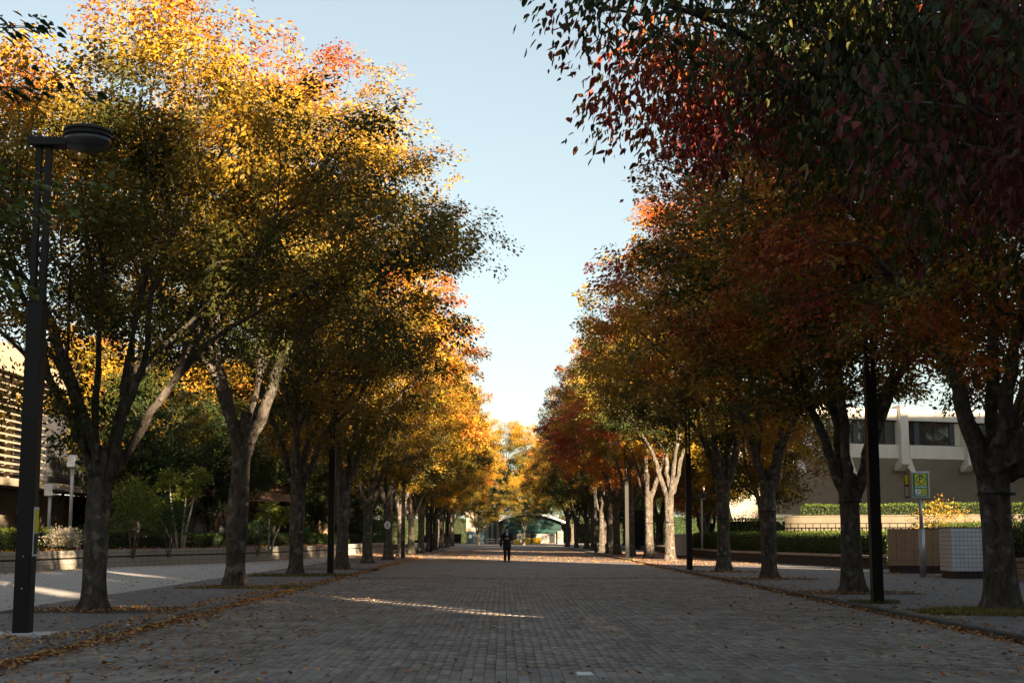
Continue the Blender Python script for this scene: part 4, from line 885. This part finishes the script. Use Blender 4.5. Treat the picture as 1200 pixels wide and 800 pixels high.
# white poles
for i, (px_, yy, hh) in enumerate(((803, 96, 8), (823.5, 104, 9), (852, 110, 9), (874, 112, 8.5), (885, 108, 5.2))):
    x = (px_ - 590) / 1667 * yy; lb = ['white flag pole seen just left of the V shaped tree', 'white flag pole second from the lamp, before pink leaves', 'white flag pole beside the V shaped trunk', 'thin white flag pole before orange leaves', 'shorter white pole close to the third right tree'][i]
    e = empty('flag_pole', (x, yy, 0), 0, lb, 'pole', 'white poles before the pink trees'); mb = MB(); mb.tube([(0, 0, 0), (0, 0, hh)], [.08, .05], 10); mb.build('mast', M['white'], e, smooth=True)
    mb = MB(); mb.loft([ell(0, 0, hh + z, r_, r_, 10) for z, r_ in ((0, .02), (.05, .09), (.12, .09), (.18, .02))]); mb.build('finial', M['white'], e)
cp = empty('camera_post', (11.7 * 1.03, 87, .05), 0, 'grey post with a dark floodlight head behind the right lamp', 'post'); mb = MB(); mb.tube([(0, 0, 0), (0, 0, 3.5)], .06, 10); mb.build('mast', M['steel'], cp)
MB().box(-.35, .0, -.15, .15, 3.5, 3.8).box(.1, .5, -.15, .15, 3.55, 3.85).build('floodlight', M['dgrey'], cp, bevel=.03)
wb = empty('service_cabinet', (10.6, 85.0, .05), 0, 'pale grey service cabinet in front of the right hedge', 'cabinet'); MB().box(-.55, .55, -.3, .3, .12, 1.35).build('cabinet_body', M['soffit'], wb, bevel=.02); MB().box(-.58, .58, -.33, .33, 1.352, 1.40).build('cabinet_lid', M['steel'], wb); MB().box(-.5, .5, -.26, .26, 0, .12).build('plinth', M['plinth'], wb); MB().box(-.01, .01, -.306, -.302, .2, 1.3).build('door_gap', M['groove'], wb)

# ------------------------------------------------------------------ louvered building on the left
def louver_building():
    e = empty('louvered_building', (-24.5, 60, 0), 0, 'pale building with horizontal louvers and a balcony slab behind the near lamp', 'building')
    # local x=0 facade plane (towards the walk +x), y along
    Y0, Y1, YD = -20, 15.5, 37
    MB().box(-1.4, .5, Y0, YD, 3.75, 4.12).build('balcony_slab', M['tanwall'], e)
    MB().box(-12, -2.0, Y0, YD, 0, 3.75).build('ground_floor_wall', M['tanwall'], e)
    MB().box(-12, -1.4, Y0, Y1, 4.12, 9.2).build('upper_wall', M['tanwall'], e)
    MB().box(-12, -1.41, Y1, YD, 4.12, 8.3).build('recess_wall', M['dgrey'], e)
    MB().extr([(-1.4, Y0, 9.2), (.6, Y0, 9.2), (.6, Y0, 9.9), (-5.5, Y0, 13.2), (-12, Y0, 13.2), (-12, Y0, 9.2)], (0, Y1 + 3 - Y0, 0)).build('sloped_parapet', M['tanwall'], e)
    sl = MB().extr([(-.02, Y0, 0), (.30, Y0, -.11), (.30, Y0, -.07), (-.02, Y0, .045)], (0, Y1 - Y0, 0)).build('louver_slat', M['tanwall'], e, loc=(0, 0, 4.55))
    for k in range(1, 14): o = sl.copy(); COL.objects.link(o); o.location = (0, 0, 4.55 + k * .35)
    for k, yy in enumerate((-14, -9, -4, 1, 6, 11, 15.3)):
        MB().box(-.28, -.06, yy - .1, yy + .1, 4.12, 9.2).build('louver_post', M['tanwall'], e)
        MB().box(-1.0, -.7, yy - .15, yy + .15, 0, 3.75).build('column', M['tanwall'], e)
        if k < 6:
            wf = MB().box(-1.99, -1.93, yy + .7, yy + 4.1, .7, 3.3).build('window', M['dgrey'], e); MB().box(-1.928, -1.90, yy + .8, yy + 2.35, .8, 3.2).build('pane', M['glass'], wf); MB().box(-1.928, -1.90, yy + 2.45, yy + 4.0, .8, 3.2).build('pane', M['glass'], wf)
            uf = MB().box(-1.39, -1.33, yy + .7, yy + 4.1, 5.2, 8.2).build('window', M['dgrey'], e); MB().box(-1.328, -1.30, yy + .8, yy + 4.0, 5.3, 8.1).build('pane', M['glass'], uf)
    for yy in (2, 8, 14, 19):       # slanting black braces under the slab
        mb = MB(); mb.tube([(-.6, yy, .5), (-.6, yy, 2.3), (.3, yy, 3.7)], .07, 6); mb.build('brace', M['black'], e)
    for z in (4.6, 4.95, 5.3): MB().box(.38, .42, Y1 + .1, YD, z, z + .04).build('rail', M['black'], e)
louver_building()
for (x, y, h, lb) in ((-19.75, 62.4, 3.5, 'grey post with a white camera box, left garden'), (-18.55, 61.5, 4.7, 'tall plain grey post right of the camera box post')):
    e = empty('grey_post', (x, y, .45), 0, lb, 'post'); mb = MB(); mb.tube([(0, 0, -.1), (0, 0, h - .45)], .075, 10); mb.build('mast', M['steel'], e, smooth=True)
    if 'camera' in lb:
        MB().box(-.2, .16, -.2, .12, h - .9, h - .38).build('camera_box', M['white'], e, bevel=.02)
        mb = MB(); mb.tube([(.12, -.12, h - .68), (.6, -.12, h - .70)], .08, 8); mb.build('camera_lens', M['black'], e)
    else: MB().box(-.35, .1, -.05, .05, h - .5, h - .42).build('cross_arm', M['steel'], e)
# timber pavilion deep in the left garden
pv = empty('timber_pavilion', (-19.2, 88, .4), R(12), 'low dark timber pavilion with glazed doors, deep in the left garden', 'building')
MB().box(-5, 5, 0, 5, 0, 3.0).build('wall', M['timber'], pv); mb = MB(); mb.extr([(-6, -1.2, 3.0), (-6, 2.5, 4.2), (-6, 6.2, 3.0), (-6, 2.5, 3.3)], (12, 0, 0)); mb.build('roof', M['timber'], pv)
for k in range(6):
    a = -4.6 + k * 1.6; wf = MB().box(a, a + 1.3, -.06, -.002, .2, 2.6).build('glazed_door', M['dgrey'], pv); MB().box(a + .08, a + .61, -.075, -.062, .3, 2.5).build('pane', M['glass'], wf); MB().box(a + .69, a + 1.22, -.075, -.062, .3, 2.5).build('pane', M['glass'], wf)
# stout lit garden trunks (pollarded)
for i, (x, y, s) in enumerate(((-14.9, 89.5, 1.0), (-12.9, 103, .9), (-16.0, 84.5, .8))):
    e = empty('pollard_stump', (x, y, .42), i, ['pollarded tree with bare stubby limbs catching the sun between two trunks', 'second pollarded tree with pale bark near the left lamp', 'slender pollarded tree before the pavilion doors'][i], 'tree', 'pollarded trees in the left garden')
    mb = MB()
    for a, h in ((0, 3.2), (2.1, 2.9), (4.2, 3.1)):
        mb.tube([(.1 * math.cos(a), .1 * math.sin(a), -.1), (.18 * math.cos(a), .18 * math.sin(a), 1.2), (.45 * math.cos(a), .45 * math.sin(a), 2.1), (.55 * math.cos(a), .55 * math.sin(a), h)], [.24 * s, .2 * s, .15 * s, .10 * s], 10)
    mb.build('trunk', M['cut'], e, smooth=True)
    V, Q, H = leaf_blob(np.random.default_rng(i), 260, (0, 0, 2.7), (.9, .9, .6), .11, .25); c = linkme('crown', np_mesh('crown', V, Q, M['leaf'], H), e); c.color = (.5, .5, .5, 1)

# ------------------------------------------------------------------ far square: arched hall, pale building, railings
ah = empty('arched_hall', (4.6, 226, 0), 0, 'low hall with curved roof and green glass at the end of the walk', 'building')
mb = MB(); n = 14; out = []; inn = []
for k in range(n + 1):
    t = k / n; x = -5.4 + 10.6 * t; z = 3.15 + 1.55 * math.sin(PI * (t * .86 + .10)) ; out.append((x, -1.2, z + .14)); inn.append((x, -1.2, z - .14))
mb.extr(out + inn[::-1], (0, 14, 0)); mb.build('roof', M['steel'], ah)
gl = MB().extr([(-4.6, 0, 2.35)] + [(x, 0, z - .02) for x, y, z in inn[1:-1]] + [(4.5, 0, 2.35)], (0, .1, 0)).build('gable_glass', M['green_glass'], ah)
MB().box(-4.7, 4.6, .0, 12, 0.1, 2.3).build('wall', M['dappled_wall'], ah)
for k in range(9):
    a = -4.5 + k; MB().box(a, a + .08, -.07, -.003, .1, 2.3).build('mullion', M['dappled_wall'], ah)
    if k < 8: MB().box(a + .12, a + .96, -.03, -.006, .15, 1.55).build('pane', M['dappled_wall'] if k in (2, 5, 6) else M['glass'], ah)
MB().box(-4.6, 4.5, -.08, -.004, 1.6, 2.3).build('sign_band', M['green_glass'], ah); MB().box(.9, 2.2, -.12, -.083, 1.95, 2.3).build('green_sign', mat('dim_green', (.01, .10, .07), .6), ah)
MB().box(3.9, 4.8, -.5, -.13, 0, 2.0).build('white_pier', M['dappled_wall'], ah)
pb = empty('pale_building', (-2.6, 232, 0), 0, 'pale building with grey columns left of the arched hall', 'building')
MB().box(-3.4, 2.6, 0, 9, 0, 5.6).build('wall', M['tanwall'], pb)
for a in (-1.3, .2, 1.0): MB().box(a, a + .38, -.3, -.003, 0, 6.2).build('column', M['blue_glass'] if a < 0 else M['dgrey'], pb)
MB().box(-3.2, -.3, -.2, -.004, 0.0, 2.0).build('lower_glazing', M['blue_glass'], pb); MB().box(1.6, 1.9, -.4, -.01, 0, 6).build('pier', M['tanwall'], pb)
MB().box(-2.9, -2.5, -.24, -.205, .9, 1.5).build('poster', M['white'], pb)
for i, (x0, x1) in enumerate(((-4.6, -3.0), (-2.6, -1.3), (-1.0, .4))):
    e = empty('barrier', (x0, 218, 0), 0, ['white tubular barrier leftmost at the far square', 'white tubular barrier in the middle of the far square', 'white tubular barrier closest to the walking man'][i], 'barrier', 'white barriers at the far square')
    L_ = x1 - x0; mb = MB(); mb.box(0, L_, -.03, .03, .78, .86).box(0, L_, -.03, .03, .40, .46); mb.build('rail', M['white'], e)
    for xx in (0, L_ - .12): MB().box(xx, xx + .12, -.05, .05, 0, .90).build('post', M['tanwall'], e)
for i, (x, lb) in enumerate(((3.35, 'yellow plastic container left of the distant seated figure'), (5.0, 'bright yellow plastic container right of the distant figure'), (2.0, 'small orange container beside the dark tree at the far hall'))):
    e = empty('yellow_container', (x, 214, 0), 0, lb, 'container', 'yellow containers at the far hall'); s = .7 if i == 2 else 1
    mb = MB(); mb.loft([ell(0, 0, z * s, rx * s, ry * s, 12) for z, rx, ry in ((.05, .5, .4), (.3, .6, .46), (.75, .66, .5), (.8, .7, .54))]); mb.build('tub', M['yellow'], e)
    mb = MB(); mb.loft([ell(0, 0, z * s, rx * s, ry * s, 12) for z, rx, ry in ((.802, .72, .56), (.9, .68, .52), (1.0, .4, .3))]); mb.build('lid', M['yellow'], e)

# ------------------------------------------------------------------ people
def skin_body(e, joints, bones, m, name='body'):
    me = bpy.data.meshes.new(name); me.from_pydata([j[:3] for j in joints], bones, []); me.materials.append(m); me.update()
    o = linkme(name, me, e); sk = o.modifiers.new('skin', 'SKIN')
    for i, j in enumerate(joints): me.skin_vertices[0].data[i].radius = (j[3], j[4] if len(j) > 4 else j[3]); me.skin_vertices[0].data[i].use_root = (i == 0)
    sk.use_smooth_shade = True; ss = o.modifiers.new('sub', 'SUBSURF'); ss.levels = ss.render_levels = 1; return o
def man():
    e = empty('person', (.18, 72.9, 0), 0, 'man in dark coat and light blue shirt walking towards the camera, looking at his phone', 'person')
    J = []; B = []
    def j(x, y, z, r, r2=None, par=None):
        J.append((x, y, z, r, r2 or r));
        if par is not None: B.append((par, len(J) - 1))
        return len(J) - 1
    pel = j(0, 0, .95, .13, .10); sp = j(0, 0, 1.18, .13, .095, pel); ch = j(0, -.01, 1.38, .15, .10, sp); nk = j(0, -.02, 1.50, .055, .055, ch); nh = j(0, -.04, 1.57, .05, .05, nk)
    hd = j(0, -.07, 1.64, .075, .085, nh); ht = j(0, -.06, 1.73, .06, .07, hd)
    for s, fy, lift in ((-1, -.16, 0), (1, .10, .03)):
        hp = j(s * .09, 0, .90, .085, .085, pel); kn = j(s * .095, fy * .5 - .03, .50, .06, .06, hp); an = j(s * .095, fy, .10 + lift, .04, .04, kn); j(s * .10, fy - .14, .04 + lift * .4, .035, .03, an)
        sh = j(s * .19, -.01, 1.42, .055, .055, ch); el = j(s * .27, -.03, 1.14, .042, .042, sh); wr = j(s * .07, -.25, 1.17, .026, .026, el); pa = j(s * .03, -.29, 1.19, .028, .018, wr)
        for k in range(4): f1 = j(s * (.005 - .004 * k), -.325 - .002 * k, 1.225 - .02 * k, .009, .009, pa); j(-s * .02, -.335, 1.232 - .02 * k, .008, .008, f1)
        t1 = j(s * .035, -.30, 1.225, .010, .010, pa); j(s * .015, -.325, 1.25, .009, .009, t1)
    skin_body(e, J, B, M['skin'])
    mb = MB(); n = 18
    for z, rx, ry, cy in ((.72, .215, .16, .0), (.9, .205, .155, 0), (1.1, .19, .14, 0), (1.28, .205, .145, -.005), (1.42, .22, .135, -.01), (1.49, .15, .10, -.01), (1.525, .075, .075, -.02)): pass
    rings = [ell(0, cy, z, rx, ry, n) for z, rx, ry, cy in ((.70, .215, .165, .0), (.9, .205, .155, 0), (1.1, .19, .14, 0), (1.28, .205, .145, -.005), (1.42, .22, .135, -.01), (1.49, .15, .10, -.01), (1.525, .075, .075, -.02))]
    mb.loft(rings)
    for s in (-1, 1): mb.tube([(s * .17, -.01, 1.44), (s * .235, -.01, 1.36), (s * .275, -.03, 1.13), (s * .19, -.14, 1.135), (s * .095, -.235, 1.165)], [.07, .075, .062, .056, .048], 10)
    mb.build('coat', M['coat'], e, smooth=True)
    MB().extr([(-.055, -.148, 1.50), (.055, -.148, 1.50), (.02, -.163, 1.20), (-.02, -.163, 1.20)], (0, .03, 0)).build('shirt_front', M['shirt'], e)
    for s, fy, lift in ((-1, -.16, 0), (1, .10, .03)):
        mb = MB(); mb.tube([(s * .088, 0, .86), (s * .095, fy * .25 - .01, .68), (s * .097, fy * .5 - .03, .50), (s * .097, fy * .8, .28), (s * .097, fy, .09 + lift)], [.108, .10, .082, .075, .068], 12); mb.build('trouser_leg', M['trousers'], e, smooth=True)
        mb = MB(); mb.loft([ell(s * .10, fy - .06, .005 + lift * .5, .048, .14, 12), ell(s * .10, fy - .06, .035 + lift * .5, .05, .145, 12), ell(s * .10, fy - .03, .08 + lift, .042, .09, 12), ell(s * .098, fy, .11 + lift, .04, .05, 12)]); mb.build('shoe', M['leather'], e, smooth=True)
    mb = MB(); mb.loft([ell(0, -.055, z, rx, ry, 14) for z, rx, ry in ((1.66, .088, .10), (1.70, .094, .108), (1.75, .088, .10), (1.79, .06, .07), (1.805, .02, .02))]); h = mb.build('hair', M['hair'], e, smooth=True); h.location = (0, .02, 0)
    MB().box(-.045, .045, -.168, -.12, 1.585, 1.655).build('face_mask', M['beige'], e, bevel=.015)
    for s in (-1, 1): MB().box(s * .032 - .012, s * .032 + .012, -.158, -.145, 1.672, 1.682).build('eye', M['hair'], e)
    MB().box(-.038, .038, -.348, -.338, 1.19, 1.33, Matrix.Rotation(-.12, 4, 'X')).build('phone', M['leather'], e)
    bagm = MB().box(-.37, -.24, -.12, .20, .80, 1.12).build('shoulder_bag', M['leather'], e, bevel=.03)
    mb = MB(); mb.tube([(-.27, .05, 1.12), (-.22, -.06, 1.36), (-.17, 0, 1.50), (-.2, .1, 1.36), (-.28, .12, 1.12)], .014, 6); mb.build('bag_strap', M['leather'], bagm)
man()
fp = empty('person', (4.25, 216, 0), 0, 'tiny distant person in black between the yellow containers', 'person')
J = [(0, 0, .92, .14, .1), (0, 0, 1.35, .17, .11), (0, 0, 1.5, .06, .06), (0, 0, 1.66, .09, .1), (-.1, 0, .5, .07, .07), (-.1, .1, .05, .05, .05), (.1, 0, .5, .07, .07), (.12, -.1, .05, .05, .05), (-.24, 0, 1.2, .05, .05), (-.2, -.15, 1.0, .04, .04), (.24, 0, 1.2, .05, .05), (.2, -.15, 1.0, .04, .04)]
skin_body(fp, J, [(0, 1), (1, 2), (2, 3), (0, 4), (4, 5), (0, 6), (6, 7), (1, 8), (8, 9), (1, 10), (10, 11)], M['coat'])
mb = MB(); mb.loft([ell(0, 0, z, r_, r_, 10) for z, r_ in ((1.66, .10), (1.74, .105), (1.8, .06))]); mb.build('hair', M['hair'], fp)

# ------------------------------------------------------------------ tree pits, grass, fallen leaves
for i, (x, y) in enumerate(((-7.18, 25.4), (-6.81, 36.6), (-6.75, 47), (-6.28, 56.1), (7.98, 32.9), (8.02, 43.4), (7.99, 52.2), (8.57, 24.8))):
    hw, hl = (1.45, 1.0)
    sheet('tree_pit', [(x - hw, y - hl), (x + hw, y - hl), (x + hw, y + hl), (x - hw, y + hl)], .054, M['soil'])
def litter(name, label, areas, seed):
    rng = np.random.default_rng(seed); PP = []
    for kind, n, prm in areas:
        if kind == 'box': x0, x1, y0, y1, z, pw_ = prm; y = y0 + (y1 - y0) * rng.uniform(0, 1, n) ** pw_; x = rng.uniform(x0, x1, n); zz = np.full(n, z) + rng.uniform(0.002, .014, n)
        elif kind == 'strip': xc, wd, y0, y1, z, pw_, hgt = prm; y = y0 + (y1 - y0) * rng.uniform(0, 1, n) ** pw_; q = rng.normal(0, 1, n); x = xc + q * wd * (.8 + .35 * np.sin(y * 1.1) + .2 * np.sin(y * 2.7)); zz = z + rng.uniform(.003, hgt, n) * np.exp(-q * q * .5)
        elif kind == 'disk': cx, cy, rx, ry, z = prm; a = rng.uniform(0, 2 * PI, n); r = rng.uniform(0, 1, n) ** .6; x = cx + rx * r * np.cos(a); y = cy + ry * r * np.sin(a); zz = np.full(n, z) + rng.uniform(.002, .03, n)
        elif kind == 'wall': path, off, wd, n_, z = prm; y = rng.uniform(path[0][1], path[-1][1], n) if path[0][1] < path[-1][1] else rng.uniform(path[-1][1], path[0][1], n); q = sorted(path, key=lambda p: p[1]); x = np.interp(y, [p[1] for p in q], [p[0] for p in q]) + off * (1 + 0 * y) + np.sign(off) * np.abs(rng.normal(0, wd, n)); zz = np.full(n, z) + rng.uniform(.002, .03, n)
        PP.append(np.stack([x, y, zz], 1))
    P = np.concatenate(PP); n = len(P); a = rng.uniform(0, 2 * PI, n); D = np.stack([np.cos(a), np.sin(a), rng.normal(.1, .25, n)], 1); N = rng.normal(0, .35, (n, 3)) + [0, 0, 1]
    L = rng.uniform(.04, .085, n)
    V, Q, H = leaf_arrays(P, D, N, L, L * rng.uniform(.4, .7, n), rng.uniform(0, 1, n), True)
    o = linkme(name, np_mesh(name, V, Q, M['litter'], H)); o.color = (.5, .5, .5, 1); return tag(o, label, 'leaves', kind='stuff')
litter('fallen_leaves', 'drift of dry orange and tan leaves along the left gutter', [('strip', 9500, (KL + .10, .13, 11, 90, .0, 1.5, .07)), ('strip', 1700, (KL - .40, .22, 11, 40, .05, 1.5, .03))], 1)
litter('fallen_leaves', 'thin line of dry leaves along the right kerb', [('strip', 3200, (KR - .10, .09, 14, 80, .0, 1.4, .04)), ('strip', 700, (KR + .35, .16, 14, 70, .05, 1.4, .02))], 2)
litter('fallen_leaves', 'scattered yellow and red leaves lying over the grey paving', [('box', 1500, (KL, KR, 12.5, 60, .0, 1.9)), ('box', 1000, (KL, KL + 2.6, 12.5, 34, .0, 1.3)), ('box', 500, (KR - 2.5, KR, 14, 34, .0, 1.3))], 3)
litter('fallen_leaves', 'dry leaves around the tree feet and on both side walks',
       [('disk', 520, (x, y, 1.5, 1.0, .054)) for x, y in ((-7.18, 25.6), (-6.81, 36.6), (-6.75, 47), (7.98, 32.9), (8.02, 43.4), (7.99, 52.2), (7.9, 60))] +
       [('disk', 150, (x, y - .1, .62, .5, .058)) for x, y in ((-7.18, 25.4), (-6.81, 36.6), (-6.75, 47), (-6.28, 56.1), (7.98, 32.9), (8.02, 43.4), (7.99, 52.2), (-6.25, 18.7))] + [('disk', 350, (8.57, 24.6, 1.7, .8, .06)), ('box', 900, (PL, KL - .2, 16, 60, .05, 1.5)), ('box', 1700, (KR + .2, 14, 18, 56, .05, 1.3)), ('box', 500, (-16, PL, 26, 66, .047, 1.2)),
        ('wall', 3600, (LWALL[1:], .12, .7, 0, .047)), ('wall', 900, (RWALL, -.12, .4, 0, .05)), ('disk', 260, (14.2, 45.4, .9, .9, .05)), ('disk', 260, (13.2, 49.4, .4, 1.6, .05))], 4)
litter('fallen_leaves', 'fallen leaves over the far walk, thickened to brighten its sunlit band', [('box', 9000, (KL, KR, 72, 132, .0, 1.0)), ('box', 5500, (KR + .2, 12, 62, 110, .05, 1.0)), ('box', 3500, (-9.5, KL - .2, 60, 110, .05, 1.0))], 5)  # extra tan leaves added to lift the brightness of the sunlit band
def grass(name, x, y, rx, ry, n, h, label, seed, hue0=.6):
    rng = np.random.default_rng(seed); a = rng.uniform(0, 2 * PI, n); r = rng.uniform(0, 1, n) ** .55
    P = np.stack([x + rx * r * np.cos(a), y + ry * r * np.sin(a), np.full(n, .05)], 1); D = rng.normal(0, .45, (n, 3)) + [0, 0, 1]; N = rng.normal(0, 1, (n, 3)); N[:, 2] *= .2
    L = h * rng.uniform(.5, 1.3, n); V, Q, H = leaf_arrays(P, D, N, L, np.full(n, .012), np.clip(rng.normal(hue0, .25, n), 0, 1))
    o = linkme(name, np_mesh(name, V, Q, M['grass'], H)); o.color = (.5, .5, .5, 1); tag(o, label, 'grass', kind='stuff')
grass('grass_patch', 8.75, 24.3, 1.75, 1.0, 7500, .11, 'dry yellow green grass round the burl tree', 1)
grass('grass_patch', -6.6, 47, 1.7, .9, 2500, .09, 'green grass tufts round the third left tree', 2, .3)
grass('grass_patch', 7.2, 28.0, .5, .5, 900, .08, 'green weeds at the foot of the right lamp', 3, .25)
grass('grass_patch', -6.3, 36.4, 1.6, .8, 1200, .07, 'sparse grass at the foot of the stubbed zelkova', 4, .5)


tot = 0
for me in bpy.data.meshes: tot += sum(len(p.vertices) - 2 for p in me.polygons) if len(me.polygons) < 3000 else len(me.loops) - 2 * len(me.polygons)
